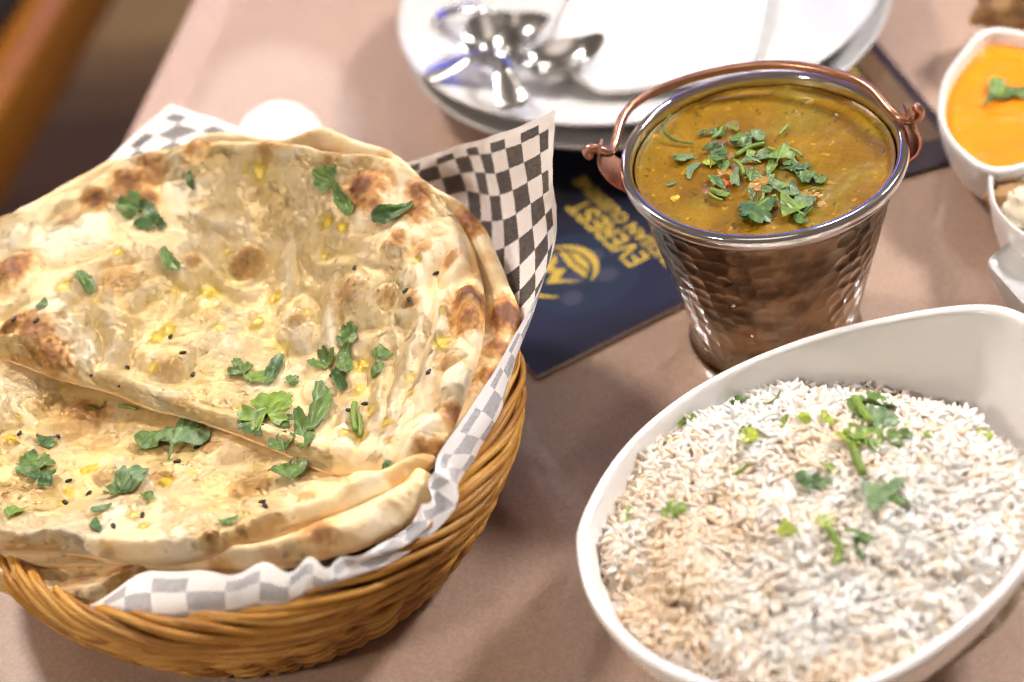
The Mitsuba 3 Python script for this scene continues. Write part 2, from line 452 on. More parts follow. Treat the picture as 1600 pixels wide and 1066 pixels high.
for (ax, ay), (bx, by), zz, lab in (((948, 72), (664, 120), 0.040, 'steel spoon with its bowl to the right, nearest the plate edge'),
                                    ((858, 48), (684, 22), 0.036, 'steel spoon lying behind the others, furthest up the plate'),
                                    ((752, 34), (806, 168), 0.045, 'steel spoon whose handle points at the bucket over the plate edge')):
    a_, b_ = at(ax, ay, zz), at(bx, by, zz)
    L_ = np.linalg.norm((b_ - a_)[:2])
    if L_ < 0.07:
        a_ = b_ + (a_ - b_) * 0.07 / L_
    solo('spoon', cutlery(a_[:2], b_[:2], zz - 0.004, 'spoon'), 'm_cutlery', lab, 'spoon', smooth=45)

# ------------------------------------------------------------------ menu cards
m0, m1 = at(840, 595, 0)[:2], at(1520, 250, 0)[:2]
md = (m1 - m0) / np.linalg.norm(m1 - m0)
mn = np.array([-md[1], md[0]])


def mp(u, v):
    return m0 + md * u + mn * v


CARD_V = 0.158
mc = thing('menu_card', 'navy blue folded menu with gold lettering under the bucket and basket edge', 'menu')
poly = Polygon([mp(0, 0), mp(0.145, 0), mp(0.145, CARD_V), mp(0, CARD_V)])
cm = trimesh.creation.extrude_polygon(poly, 0.0022, engine='earcut').apply_translation([0, 0, 0.0006])
loc = cm.vertices[:, :2] - m0
fn_ = cm.face_normals
top = cm.submesh([np.where(fn_[:, 2] > 0.5)[0]], append=True)
uvt = np.stack([(top.vertices[:, :2] - m0) @ md, (top.vertices[:, :2] - m0) @ mn], 1)
add(f'{mc}__cover', top, 'm_card', False, uv=uvt)
side = cm.submesh([np.where(fn_[:, 2] <= 0.5)[0]], append=True)
add(f'{mc}__page_edge', side, 'm_card_edge', False)
ZP = 0.0028


for text, q0, q1, h_ in (('EVEREST', (1017, 405), (913, 311), 0.0112), ('INDIAN CUISINE', (1062, 412), (911, 276), 0.0062)):
    a_, b_ = at(*q0, ZP)[:2], at(*q1, ZP)[:2]
    d_ = (b_ - a_) / np.linalg.norm(b_ - a_)
    tm = meshkit.text_mesh(text, h_, 0.00025, True)
    M = np.eye(4)
    M[:2, 0], M[:2, 1] = d_ * (np.linalg.norm(b_ - a_) / tm.bounds[1, 0]), np.array([-d_[1], d_[0]])
    M[:3, 3] = (*a_, ZP)
    add(f'{mc}__lettering', tm.apply_transform(M), 'm_gold', False)
# emblem: an open ring of a brush stroke round a peak
ec = at(872, 425, ZP)[:2]
ea = math.atan2(d_[1], d_[0])


def emb(poly_local, key='emblem'):
    M = np.eye(4)
    M[:2, :2] = [[math.cos(ea), -math.sin(ea)], [math.sin(ea), math.cos(ea)]]
    M[:3, 3] = (*ec, ZP)
    g = trimesh.creation.extrude_polygon(poly_local, 0.00025, engine='earcut').apply_transform(M)
    add(f'{mc}__{key}', g, 'm_gold', False)


def arc(a0, a1, r0, w0, w1):
    a = np.radians(np.linspace(a0, a1, 40))
    wv = w0 + (w1 - w0) * np.sin(np.linspace(0, np.pi, 40))
    o = np.stack([(r0 + wv) * np.cos(a), (r0 + wv) * np.sin(a)], 1)
    i = np.stack([(r0 - wv) * np.cos(a), (r0 - wv) * np.sin(a)], 1)
    return Polygon(np.vstack([o, i[::-1]]))


emb(arc(-150, -20, 0.0185, 0.0004, 0.0019))
emb(arc(30, 150, 0.0185, 0.0004, 0.0015))
emb(Polygon([(-0.014, -0.006), (-0.004, 0.009), (0.001, 0.002), (0.005, 0.006), (0.013, -0.006), (0.007, -0.0035), (0.004, 0.001), (-0.001, -0.004), (-0.005, 0.003)]))
emb(Polygon([(-0.013, -0.008), (0.0, -0.0062), (0.013, -0.008), (0.010, -0.0105), (0.0, -0.0092), (-0.010, -0.0105)]))
emb(Polygon([(-0.010, -0.012), (0.0, -0.0108), (0.010, -0.012), (0.004, -0.0145), (-0.004, -0.0145)]))

m2 = thing('menu_card', 'dark maroon menu with bronze and gold stripes between bucket and sauce dish', 'menu')
c0, c1 = at(1518, 250, 0)[:2], at(1345, 42, 0)[:2]
d2 = (c1 - c0) / np.linalg.norm(c1 - c0)
n2 = np.array([-d2[1], d2[0]])


def mp2(u, v):
    return c0 + d2 * u + n2 * v


cm = trimesh.creation.extrude_polygon(Polygon([mp2(0, 0), mp2(0.20, 0), mp2(0.20, 0.092), mp2(0, 0.092)]), 0.002, engine='earcut').apply_translation([0, 0, 0.0005])
add(f'{m2}__cover', cm, 'm_card_back', False)


def strip2(u0, u1, v0, v1, m, key):
    add(f'{m2}__{key}', flat_poly([mp2(u0, v0), mp2(u1, v0), mp2(u1, v1), mp2(u0, v1)], 0.0025, 0.0028), m, False)


strip2(0.02, 0.175, 0.006, 0.018, 'm_bronze', 'printed_band')
strip2(0.075, 0.155, 0.0205, 0.0285, 'm_gold', 'printed_band')
strip2(0.03, 0.072, 0.0205, 0.030, 'm_pale_print', 'printed_band')
strip2(0.035, 0.165, 0.032, 0.040, 'm_pale_print', 'printed_band')

# ------------------------------------------------------------------ copper bucket
BC, BH = np.array([0.1169, -0.0309]), 0.099
bk = thing('copper_bucket', 'small hammered copper bucket with steel rim holding the lentil curry', 'bucket')
nz_, na_ = 190, 620
prof_t = np.linspace(0, 1, nz_)
zb = 0.010 + (BH - 0.006 - 0.010) * prof_t
rb = np.interp(prof_t, [0, 0.04, 1], [0.0368, 0.0372, 0.0545])
ang = np.linspace(0, 2 * np.pi, na_, endpoint=False)
cell = 0.0080
g = np.random.default_rng(5)
pts = []
rows = int(0.09 / (cell * 0.87))
for k in range(rows + 2):
    zc = 0.008 + k * cell * 0.87
    rc = np.interp(zc, [0.01, 0.093], [0.0395, 0.0545])
    nn = int(2 * np.pi * rc / cell)
    for j in range(nn):
        th = (j + 0.5 * (k % 2)) / nn * 2 * np.pi
        pts.append([th * 0.047 + g.normal(0, 0.0011), zc + g.normal(0, 0.0011)])
pts = np.array(pts)
from scipy.spatial import cKDTree
kd = cKDTree(np.vstack([pts, pts + [2 * np.pi * 0.047, 0], pts - [2 * np.pi * 0.047, 0]]))
AA, ZZ = np.meshgrid(ang, zb)
dd, ii = kd.query(np.stack([AA.ravel() * 0.047, ZZ.ravel()], 1), k=3)
amp = 0.55 + 0.6 * g.random(len(pts) * 3)
h = -0.00058 * amp[ii[:, 0] % len(pts)] * np.clip(1 - (dd[:, 0] / 0.0043) ** 2, 0, 1)
h += 0.0005 * (meshkit.fbm(np.stack([np.cos(AA.ravel()) * 2, np.sin(AA.ravel()) * 2, ZZ.ravel() * 40], 1), 3, 3) - 0.5)
rr = rb[:, None] + h.reshape(nz_, na_)
bv = np.stack([BC[0] + rr * np.cos(AA), BC[1] + rr * np.sin(AA), ZZ], -1).reshape(-1, 3)
add(f'{bk}__body', trimesh.Trimesh(bv, grid_faces(nz_, na_, True), process=False), 'm_copper', True)
foot = [(0.0364, 0.0135), (0.0367, 0.0110), (0.0368, 0.0075), (0.0376, 0.0035), (0.0386, 0.0016), (0.0382, 0.0003), (0.034, 0.0003), (0.030, 0.004), (0.0, 0.006)]
add(f'{bk}__foot_ring', lathe(spline(foot, 40), 160, (BC[0], BC[1], 0)), 'm_copper', True)
# steel rim: a rolled edge and the inner wall
rim = [(0.0536, BH - 0.0085), (0.0556, BH - 0.0072), (0.0578, BH - 0.0045), (0.0586, BH - 0.0018), (0.0578, BH + 0.0005), (0.0560, BH + 0.0010), (0.0545, BH + 0.0002),
       (0.0536, BH - 0.003), (0.0531, BH - 0.009)]
add(f'{bk}__rim', lathe(spline(rim, 60), 200, (BC[0], BC[1], 0)), 'm_steel', True)
add(f'{bk}__inner_wall', lathe(spline([(0.0531, BH - 0.0088), (0.0475, BH - 0.030), (0.041, 0.040), (0.034, 0.018), (0.020, 0.0155), (0.0, 0.0155)], 40), 160, (BC[0], BC[1], 0)), 'm_steel', True)
# ears, rivets, bail handle
EL, ER = at(938, 240, BH + 0.002), at(1421, 184, BH + 0.004)
axis = (ER - EL) / np.linalg.norm(ER - EL)


def ear(base_ang, tip, flip):
    """A bent copper strap: rises from a rivet plate on the wall, flares out to the tip."""
    ca_, sa_ = math.cos(base_ang), math.sin(base_ang)
    out = np.array([ca_, sa_, 0])
    tan = np.array([-sa_, ca_, 0])
    c = np.array([BC[0], BC[1], 0])
    keys = [c + out * 0.0520 + [0, 0, BH - 0.026], c + out * 0.0558 + [0, 0, BH - 0.012], c + out * 0.0608 + [0, 0, BH - 0.0085], tip * 0.5 + 0.5 * (c + out * 0.0625 + [0, 0, BH - 0.006]) + out * 0.001, tip, tip + np.array([0, 0, 0.0055]) - out * 0.001]
    path = spline(keys, 40)
    wid = np.interp(np.linspace(0, 1, 40), [0, 0.05, 0.3, 0.6, 0.8, 0.95, 1], [0.004, 0.0085, 0.0095, 0.0085, 0.0070, 0.0050, 0.0012])
    t = np.gradient(path, axis=0)
    nrm = np.cross(t, tan)
    nrm /= np.linalg.norm(nrm, axis=1, keepdims=True)
    q = np.linspace(-1, 1, 9)
    vs = []
    for sd in (1, -1):
        vs.append((path[:, None] + tan * (wid[:, None, None] * q[None, :, None]) + nrm[:, None] * (sd * 0.0006)).reshape(-1, 3))
    f = grid_faces(40, 9)
    N = 360
    idx = np.arange(N).reshape(40, 9)
    loop = np.r_[idx[0, :], idx[1:, -1], idx[-1, -2::-1], idx[-2:0:-1, 0]]
    nx = np.roll(loop, -1)
    m = trimesh.Trimesh(np.vstack(vs), np.vstack([f, f[:, ::-1] + N, np.stack([loop, nx + N, nx], 1), np.stack([loop, loop + N, nx + N], 1)]), process=False)
    m.fix_normals()
    k = add(f'{bk}__ear', m, 'm_copper_wire', 35)
    for s_ in (-0.004, 0.004):
        sp = trimesh.creation.icosphere(2, 0.0021)
        sp.apply_translation(c + out * 0.0545 + tan * s_ + [0, 0, BH - 0.019])
        add(f'{k}__rivet', sp, 'm_copper_wire', True)


aL = math.atan2(EL[1] - BC[1], EL[0] - BC[0])
aR = math.atan2(ER[1] - BC[1], ER[0] - BC[0])
ear(aL, EL, 1)
ear(aR, ER, -1)
hp = [EL + axis * -0.004 + [0, 0, -0.001], EL + axis * -0.0055 + [0, 0, 0.002], EL + axis * -0.002 + [0, 0, 0.003], EL + axis * 0.004 + [0, 0.0015, -0.001],
      at(971, 188, BH + 0.0035), at(1018, 146, BH + 0.005), at(1090, 119, BH + 0.006), at(1162, 105, BH + 0.0065), at(1234, 102, BH + 0.0068), at(1306, 115, BH + 0.0065), at(1363, 141, BH + 0.006),
      ER - axis * 0.004 + [0, 0.001, 0.0], ER + axis * 0.002 + [0, 0, -0.001], ER + axis * 0.0042 + [0, 0, 0.0018], ER + axis * 0.0022 + [0, 0, 0.0052]]
hpts = spline(hp, 160)
add(f'{bk}__handle', tube(hpts, 0.0020, 16)[0], 'm_copper_wire', True)

# lentil curry: a slightly domed, lumpy disc filling the bucket
CZ = BH - 0.0048
nr, nt = 90, 220
s = np.linspace(0, 1, nr)
th = np.linspace(0, 2 * np.pi, nt, endpoint=False)
S, TH = np.meshgrid(s, th, indexing='ij')
cx, cy = BC[0] + 0.0532 * S * np.cos(TH), BC[1] + 0.0532 * S * np.sin(TH)
lump = [(1160, 268, 0.010, 0.0022), (1235, 275, 0.010, 0.002), (1270, 305, 0.006, 0.0022), (1130, 240, 0.012, 0.0016), (1210, 300, 0.014, 0.0012), (1110, 300, 0.004, 0.001)]
hole = [(1240, 176, 0.0016), (1259, 159, 0.0019), (1305, 180, 0.0014), (1097, 170, 0.0014), (1232, 135, 0.0013)]


def curry_h(x, y):
    x, y = np.asarray(x, float), np.asarray(y, float)
    r = np.hypot(x - BC[0], y - BC[1]) / 0.0532
    z = CZ + 0.0012 * np.clip((r - 0.93) / 0.07, 0, 1) ** 2 + 0.00055 * pf(np.stack([x, y, x * 0], -1), 60, 3, 9)
    for a, b, w, hh in lump:
        p = at(a, b, CZ)
        z = z + hh * np.exp(-((x - p[0]) ** 2 + (y - p[1]) ** 2) / (w * 0.55) ** 2)
    for a, b, w in hole:
        p = at(a, b, CZ)
        d = np.hypot(x - p[0], y - p[1]) / w
        z = z + 0.0005 * np.exp(-((d - 1.0) / 0.35) ** 2) - 0.0011 * np.exp(-(d / 0.7) ** 2)
    return z


cz = curry_h(cx, cy)
cv = np.stack([cx, cy, cz], -1).reshape(-1, 3)
k = thing('lentil_curry', 'thick olive brown lentil curry filling the copper bucket', 'curry')
bottom = np.stack([cx[-1], cy[-1], cz[-1] - 0.006], -1)
cv2 = np.vstack([cv, bottom, [[BC[0], BC[1], CZ - 0.006]]])
i = np.arange(nt)
o = nr * nt
f2 = np.vstack([grid_faces(nr, nt, True), np.stack([i + (nr - 1) * nt, (i + 1) % nt + (nr - 1) * nt, (i + 1) % nt + o], 1), np.stack([i + (nr - 1) * nt, (i + 1) % nt + o, i + o], 1),
                np.stack([(i + 1) % nt + o, i * 0 + o + nt, i + o], 1)])
scene[k] = mikit.ply(trimesh.Trimesh(cv2, f2, process=False), 'm_dal', smooth=True)

# ------------------------------------------------------------------ bread basket
QC = np.array([-0.1110, -0.0770])
bs = thing('bread_basket', 'round golden brown wicker basket with a plaited rim holding the flatbreads', 'basket')
prof_keys = np.array([(0.0975, 0.045), (0.1010, 0.057), (0.1048, 0.0642), (0.1088, 0.0655), (0.1120, 0.0610), (0.1112, 0.0545), (0.1078, 0.0465), (0.1045, 0.0385), (0.1000, 0.0310), (0.0950, 0.0285)])
prof = CubicSpline(np.linspace(0, 1, len(prof_keys)), prof_keys)
prof_low = CubicSpline(np.linspace(0, 1, len(prof_keys)), np.vstack([[(0.0940, 0.036), (0.0985, 0.047), (0.1040, 0.0520), (0.1088, 0.0535), (0.1106, 0.0520), (0.1092, 0.0480)], prof_keys[6:]]))
NG = 36


def bpt(phi, r, z):
    return np.stack([QC[0] + r * np.cos(phi), QC[1] + r * np.sin(phi), z], -1)


g = np.random.default_rng(21)
ci = 0
for k in range(NG):
    base = k * 2 * np.pi / NG
    for j, (off, dr_, rad) in enumerate(((0.0, 0.0, 0.00165), (0.034, 0.0, 0.00165), (0.080, 0.0, 0.0016), (0.126, 0.0, 0.0016))):
        tt = np.linspace(0, 1, 46)
        span = math.radians(80) + g.normal(0, 0.02)
        phi = base + off + span * (0.30 * tt + 0.70 * (0.5 - 0.5 * np.cos(np.pi * np.clip((tt - 0.08) / 0.92, 0, 1))))
        pz = prof_low(tt) if j >= 2 else prof(tt)
        wob = 0.0010 * np.sin(tt * 17 + j * 2.1 + k * 1.3) * np.clip((tt - 0.25) * 3, 0, 1)
        r = pz[:, 0] + dr_ + wob + g.normal(0, 0.0003)
        z = pz[:, 1] + 0.0012 * np.sin(phi * NG * 0.5 + j) * np.clip(1 - tt * 1.2, 0, 1) + g.normal(0, 0.0003)
        rr_ = rad * (1 - 0.25 * tt) * (1 + 0.06 * np.sin(tt * 9 + k))
        m, uv = tube(bpt(phi, r, z), rr_, 9)
        add(f'{bs}__cane', m, f'm_cane_{(ci * 7 + int(g.integers(0, 3))) % 4}', True, uv=uv)
        ci += 1
# base: two twisted coils, stakes and horizontal weavers of the inner wall, woven floor
for c_ in range(3):
    ph = np.linspace(0, 2 * np.pi, 400)
    r = 0.0838 + 0.0024 * np.cos(ph * 26 + c_ * 2.094)
    z = 0.0062 + 0.0034 * np.sin(ph * 26 + c_ * 2.094)
    m, uv = tube(bpt(ph, r, z), 0.0019, 8)
    add(f'{bs}__base_coil', m, f'm_cane_{c_}', True, uv=uv)
for c_ in range(14):                                  # weavers in front of and behind the uprights by turns
    ph = np.linspace(0, 2 * np.pi, 560)
    z0 = 0.0105 + 0.0034 * c_
    r = 0.0856 + 0.56 * (z0 - 0.004) - 0.004 * (c_ > 8) + 0.0017 * np.cos(ph * 22 + c_ * np.pi) + 0.0003 * np.sin(ph * 5 + c_)
    z = z0 + 0.0005 * np.sin(ph * 7 + c_ * 2.2)
    m, uv = tube(bpt(ph, r, z), 0.00155 + 0.00015 * (c_ % 3), 7)
    add(f'{bs}__weaver', m, f'm_cane_{(c_ * 3) % 4}', True, uv=uv)
for c_ in range(44):
    ph = c_ * 2 * np.pi / 44
    m, uv = tube(bpt(np.full(8, ph), np.linspace(0.0856, 0.1035, 8), np.linspace(0.004, 0.040, 8)), 0.0014, 7)
    add(f'{bs}__stake', m, 'm_cane_1', True, uv=uv)
add(f'{bs}__woven_floor', lathe([(0, 0.0045), (0.085, 0.0045), (0.086, 0.003), (0.085, 0.0018), (0, 0.0018)], 80, (QC[0], QC[1], 0)), 'm_cane_1', 30, uv=np.zeros((400, 2))) if False else add(f'{bs}__woven_floor', lathe([(0, 0.0045), (0.085, 0.0045), (0.086, 0.003), (0.085, 0.0018), (0, 0.0018)], 80, (QC[0], QC[1], 0)), 'm_wicker_dark', 30)

# ------------------------------------------------------------------ paper liner
HS = 0.16


def P(px, py, z):
    return at(px, py, z)


def W(r, deg, z):
    a = math.radians(deg)
    return np.array([QC[0] + r * math.cos(a), QC[1] + r * math.sin(a), z])


kp = []                                               # (sheet u, sheet v, point)
for a in range(0, 360, 45):
    for rs in (0.035, 0.075):
        u_, v_ = rs * math.cos(math.radians(a)), rs * math.sin(math.radians(a))
        kp.append((u_, v_, W(rs, a - 8, 0.008)))
kp.append((0, 0, W(0, 0, 0.008)))
# right flap: corner A = (+,+)
s_ = HS
kp += [(s_, s_, P(868, 170, 0.138)), (s_, 0.110, P(866, 285, 0.115)), (s_, 0.062, P(868, 380, 0.090)), (s_, 0.040, P(846, 445, 0.083)), (s_, 0.010, P(803, 525, 0.080)),
       (s_, -0.035, P(745, 622, 0.079)), (s_, -0.070, P(683, 715, 0.079))]
kp += [(0.110, s_, P(768, 212, 0.110)), (0.060, s_, P(690, 238, 0.088)), (0.015, s_, P(610, 262, 0.076)), (-0.04, s_, P(520, 262, 0.075)), (-0.09, s_, P(440, 235, 0.082))]
kp += [(0.112, 0.112, P(790, 330, 0.082)), (0.06, 0.112, P(715, 330, 0.062)), (0.125, 0.065, P(818, 455, 0.074)), (0.0, 0.115, W(0.110, 72, 0.060)), (-0.06, 0.115, W(0.112, 95, 0.062))]
# right wall, under the edge: outer face seen between edge and rim
kp += [(0.128, 0.030, P(822, 512, 0.072)), (0.128, 0.0, P(803, 573, 0.068)), (0.128, -0.035, P(778, 655, 0.066)), (0.128, -0.070, P(738, 722, 0.066))]
kp += [(0.098, 0.03, W(0.095, 8, 0.040)), (0.098, -0.03, W(0.094, -16, 0.040)), (0.098, -0.08, W(0.094, -42, 0.040))]
# corner B = (-,+)
kp += [(-s_, s_, P(268, 163, 0.085)), (-s_, 0.128, P(205, 215, 0.082)), (-s_, 0.10, P(160, 262, 0.080)), (-0.134, s_, P(345, 190, 0.083)), (-0.126, 0.126, P(258, 240, 0.078)), (-0.085, 0.085, W(0.108, 122, 0.055))]
kp += [(-s_, 0.0, W(0.128, 160, 0.068)), (-s_, -0.08, W(0.112, 190, 0.066)), (-0.11, 0, W(0.094, 165, 0.040)), (-0.11, -0.06, W(0.094, 195, 0.04))]
# front wall
kp += [(s_, -0.105, P(672, 762, 0.076)), (s_, -0.135, P(660, 796, 0.074)), (s_, -s_, P(638, 822, 0.073)), (0.118, -s_, P(572, 862, 0.074)), (0.130, -0.105, P(706, 790, 0.066)), (0.126, -0.130, P(646, 850, 0.066)), (0.10, -0.130, P(556, 902, 0.066)), (0.076, -s_, P(480, 880, 0.075)), (0.050, -s_, P(390, 893, 0.076)), (0.028, -s_, P(300, 893, 0.074)), (0.012, -s_, P(235, 890, 0.070)), (-0.010, -s_, P(170, 930, 0.066)),
       (-0.030, -s_, P(118, 958, 0.064))]
kp += [(0.052, -0.130, P(400, 950, 0.066)), (0.028, -0.130, P(300, 962, 0.065)), (0.008, -0.130, P(220, 966, 0.063)), (0.076, -0.130, P(480, 930, 0.066))]
kp += [(0.05, -0.100, W(0.094, -85, 0.040)), (0.01, -0.100, W(0.094, -105, 0.040)), (-0.04, -0.10, W(0.094, -125, 0.040)), (-s_, -s_, W(0.100, -150, 0.058)), (-0.1, -0.11, W(0.094, -142, 0.04))]
ku = np.array([(a, b) for a, b, _ in kp])
kx = np.array([c for _, _, c in kp])
rbf = RBFInterpolator(ku / HS, kx, kernel='thin_plate_spline', smoothing=1e-5)
n = 230
uu, vv = np.meshgrid(np.linspace(-HS, HS, n), np.linspace(-HS, HS, n), indexing='ij')
flat = np.stack([uu.ravel(), vv.ravel()], 1)
pv = rbf(flat / HS)
# gentle flutes and crumple of thin paper
edge = np.clip((np.max(np.abs(flat), 1) - 0.09) / 0.07, 0, 1)
pv += 0.0016 * edge[:, None] * pf(np.stack([flat[:, 0], flat[:, 1], flat[:, 0] * 0], -1), 26, 3, 31)[:, None] * np.array([1, 1, 0.4])
# pleats where the front right corner is gathered
m_ = np.exp(-(((flat[:, 0] - 0.13) / 0.04) ** 2 + ((flat[:, 1] + 0.115) / 0.035) ** 2)) * np.clip((np.max(np.abs(flat), 1) - 0.105) / 0.04, 0, 1)
along = flat[:, 0] - flat[:, 1]
d_xy = pv[:, :2] - QC
pv[:, :2] += (d_xy / np.linalg.norm(d_xy, axis=1, keepdims=True)) * (0.0035 * m_ * np.sin(along * 165))[:, None]
m_ = np.exp(-((flat[:, 0] - 0.07) / 0.035) ** 2) * np.clip((-flat[:, 1] - 0.12) / 0.04, 0, 1)
pv[:, 1] += 0.0035 * m_ * np.sin(flat[:, 0] * 260)
pm = trimesh.Trimesh(pv, grid_faces(n, n)[:, ::-1], process=False)
solo('paper_liner', pm, 'm_paper', 'black and white checked paper sheet lining the bread basket', 'paper liner', smooth=True, uv=flat + HS)


# ------------------------------------------------------------------ flatbreads
def closed_curve(pts, n):
    return spline(pts, n, True)


class Bread:
    """A soft flatbread: a sheet over a fitted surface with puffs, ridges and creases, baked colours per vertex."""

    def __init__(self, outline, ctrl, thick, seed, label, spots=(), butter=(), puffs=(), ridges=(), tone=0.0, lip=0.0, lumps=1.0, blist=20, wet=0.6, edge_round=0.06, NT=900, NS=230, centre=None, edge_toast=0.5, gold=0.5, dry=()):
        self.thick, self.seed, self.lumps = thick, seed, lumps
        o3 = np.array([at(*q) for q in outline])
        self.curve = closed_curve(o3[:, :2], NT)
        c3 = np.array([at(*q) for q in ctrl])
        allp = np.vstack([o3, c3])
        self.rbf = RBFInterpolator(allp[:, :2] * 10, allp[:, 2], kernel='thin_plate_spline', smoothing=2e-4)
        g = np.random.default_rng(seed)
        cen = at(*centre)[:2] if centre else self.curve.mean(0)
        dirs = self.curve - cen
        per = np.linspace(0, 2 * np.pi, NT, endpoint=False)
        ruff = pf(np.stack([np.cos(per), np.sin(per), per * 0], -1), 2.6, 4, seed)
        self.curve = cen + dirs * (1 + 0.016 * ruff)[:, None]
        lo, hi = self.curve.min(0), self.curve.max(0)
        bl = []
        for _ in range(blist):
            p = lo + (hi - lo) * g.random(2)
            bl.append((p[0], p[1], 0.005 + 0.008 * g.random() ** 2, 0.5 + 0.5 * g.random(), g.random() * 3.14, 0.0006 + 0.0010 * g.random(), 0.5 * g.random()))
        for (px, py, rx, ry, an, hh, toast) in puffs:
            p = self.place0(px, py)
            k = self.depth(p) / FPX
            bl.append((p[0], p[1], rx * k, ry / rx * 1.25, math.radians(an) + ROLL * 0.8, hh * 0.001, toast))
        self.spots = []
        for (px, py, rp, st) in spots:
            p = self.place0(px, py)
            rw = rp * self.depth(p) / FPX
            self.spots.append((p[0], p[1], rw, st))
            bl.append((p[0], p[1], rw * 1.1, 0.75 + 0.25 * g.random(), g.random() * 3.14, 0.0011, 0.0))
        self.bl = np.array(bl)
        self.butter = [(*self.place0(px, py)[:2], rp * self.depth(self.place0(px, py)) / FPX, st) for (px, py, rp, st) in butter]
        self.dry = [(*self.place0(px, py)[:2], rp * self.depth(self.place0(px, py)) / FPX) for px, py, rp in dry]
        # ridges: smooth lines of pinched dough, (height in mm, half width in pixels, points)
        rp_, rh, rw_ = [], [], []
        for hh, wpx, pts_ in ridges:
            c = spline([self.place0(*q)[:2] for q in pts_], 120)
            wob = 1 + 0.35 * pf(np.c_[c, np.zeros(120)], 60, 2, seed + hh)
            endf = np.sin(np.linspace(0.12, np.pi - 0.12, 120)) ** 0.5
            rp_.append(c)
            rh.append(hh * 0.00085 * wob * endf)
            rw_.append(np.full(120, wpx * 0.66 / FPX) * wob)
        self.ridge = (cKDTree(np.vstack(rp_)), np.concatenate(rh), np.concatenate(rw_)) if rp_ else None
        self.lip = lip
        s = np.r_[np.linspace(0.004, 1 - edge_round * 1.5, NS), 1 - edge_round * 1.5 * (1 - np.sin(np.linspace(0, np.pi / 2, 34)[1:]))]
        X = cen[0] + s[:, None] * (self.curve[None, :, 0] - cen[0])
        Y = cen[1] + s[:, None] * (self.curve[None, :, 1] - cen[1])
        e = np.sqrt(np.clip(1 - (np.clip(s - (1 - edge_round), 0, 1) / edge_round) ** 2, 0, 1))[:, None] + 0 * X
        base = self.rbf(np.stack([X.ravel(), Y.ravel()], 1) * 10).reshape(X.shape)
        det, blm, val = self.detail(X, Y)
        lz = self.lip * np.exp(-((s - 0.93) / 0.06) ** 2)[:, None] * (1 + 0.8 * pf(np.stack([np.cos(per), np.sin(per), 0 * per], -1), 3.2, 3, seed + 4))[None]
        Z = base + e * (thick / 2 * (1 + 0.3 * pf(np.stack([np.cos(per), np.sin(per), 0 * per], -1), 2.2, 2, seed + 6)[None] * sm(0.8, 1, s)[:, None]) + det) + lz
        Z = Z + (1 - e) * 0.0012 * pf(np.stack([X, Y, Z], -1), 60, 2, seed + 9)
        zb = base - e * thick / 2
        sub = np.r_[np.arange(0, NS, 12), np.arange(NS, len(s))]
        V = np.vstack([np.stack([X, Y, Z], -1).reshape(-1, 3), np.stack([X[sub], Y[sub], zb[sub]], -1).reshape(-1, 3)])
        f1 = grid_faces(len(s), NT, True)
        n1 = len(s) * NT
        f2 = grid_faces(len(sub), NT, True)[:, ::-1] + n1
        j = np.arange(NT)
        last1, last2 = n1 - NT, n1 + (len(sub) - 1) * NT
        join = np.vstack([np.stack([last1 + j, last1 + (j + 1) % NT, last2 + (j + 1) % NT], 1), np.stack([last1 + j, last2 + (j + 1) % NT, last2 + j], 1)])
        col, wetm = self.colour(X, Y, Z, det, blm, val, s[:, None] + 0 * X, tone, edge_toast, gold)
        vb = V[n1:]
        tb_ = sm(-0.1, 0.6, pf(vb, 55, 3, seed + 2) + tone)
        colb = mixc(np.zeros((len(vb), 3)) + np.array([0.80, 0.60, 0.34]), (0.60, 0.30, 0.09), tb_)
        C = np.vstack([col.reshape(-1, 3), colb])
        rough = np.r_[(0.58 - wet * 0.50 * wetm).ravel(), np.full(len(vb), 0.62)]
        self.key = thing('flatbread', label, 'flatbread')
        scene[self.key] = mikit.ply(trimesh.Trimesh(V, np.vstack([f1, f2, join]), process=False), 'm_naan', smooth=True, uv=np.stack([rough, rough], 1), color=np.clip(C, 0, 1))

    def depth(self, p):
        return (np.asarray(p) - EYE) @ F

    def place0(self, px, py):
        z = 0.07
        for _ in range(25):
            p = at(px, py, z)
            z = 0.5 * z + 0.5 * (self.rbf(p[None, :2] * 10)[0] + self.thick / 2)
        return at(px, py, z)

    def detail(self, X, Y):
        """(height, puff mask, valley mask) of the dough at these points."""
        q = np.stack([X, Y, 0 * X], -1)
        sd = self.seed * 0.37
        qw = q + 0.004 * np.stack([pf(q, 40, 2, sd + 5), pf(q, 40, 2, sd + 6), 0 * X], -1)
        d = 0.0018 * self.lumps * pf(qw, 34, 2, sd) + 0.00035 * self.lumps * pf(qw, 120, 2, sd + 1)
        crease = np.abs(pf(qw, 34, 2, sd + 2))
        cm_ = sm(0.10, 0.0, crease) * sm(-0.1, 0.4, pf(q, 30, 2, sd + 3))
        d -= 0.0005 * self.lumps * cm_
        blm, val = np.zeros(X.shape), 0.4 * cm_
        for (bx, by, r, asp, a, hh, toast) in self.bl:
            dx, dy = X - bx, Y - by
            R_ = r * max(1, asp) * 1.9
            near = (np.abs(dx) < R_) & (np.abs(dy) < R_)
            if not near.any():
                continue
            ca_, sa_ = math.cos(a), math.sin(a)
            u_, v_ = dx[near] * ca_ + dy[near] * sa_, (-dx[near] * sa_ + dy[near] * ca_) / asp
            th_ = np.arctan2(v_, u_)
            rho = np.sqrt(u_ ** 2 + v_ ** 2) / r * (1 + 0.30 * perlin(np.stack([1.1 * np.cos(th_) + bx * 700, 1.1 * np.sin(th_) + by * 700, 0 * u_], -1)))
            dome = np.clip(1 - rho ** 2, 0, 1) ** 1.05
            d[near] += hh * dome - 0.16 * hh * np.exp(-((rho - 1.10) / 0.14) ** 2)
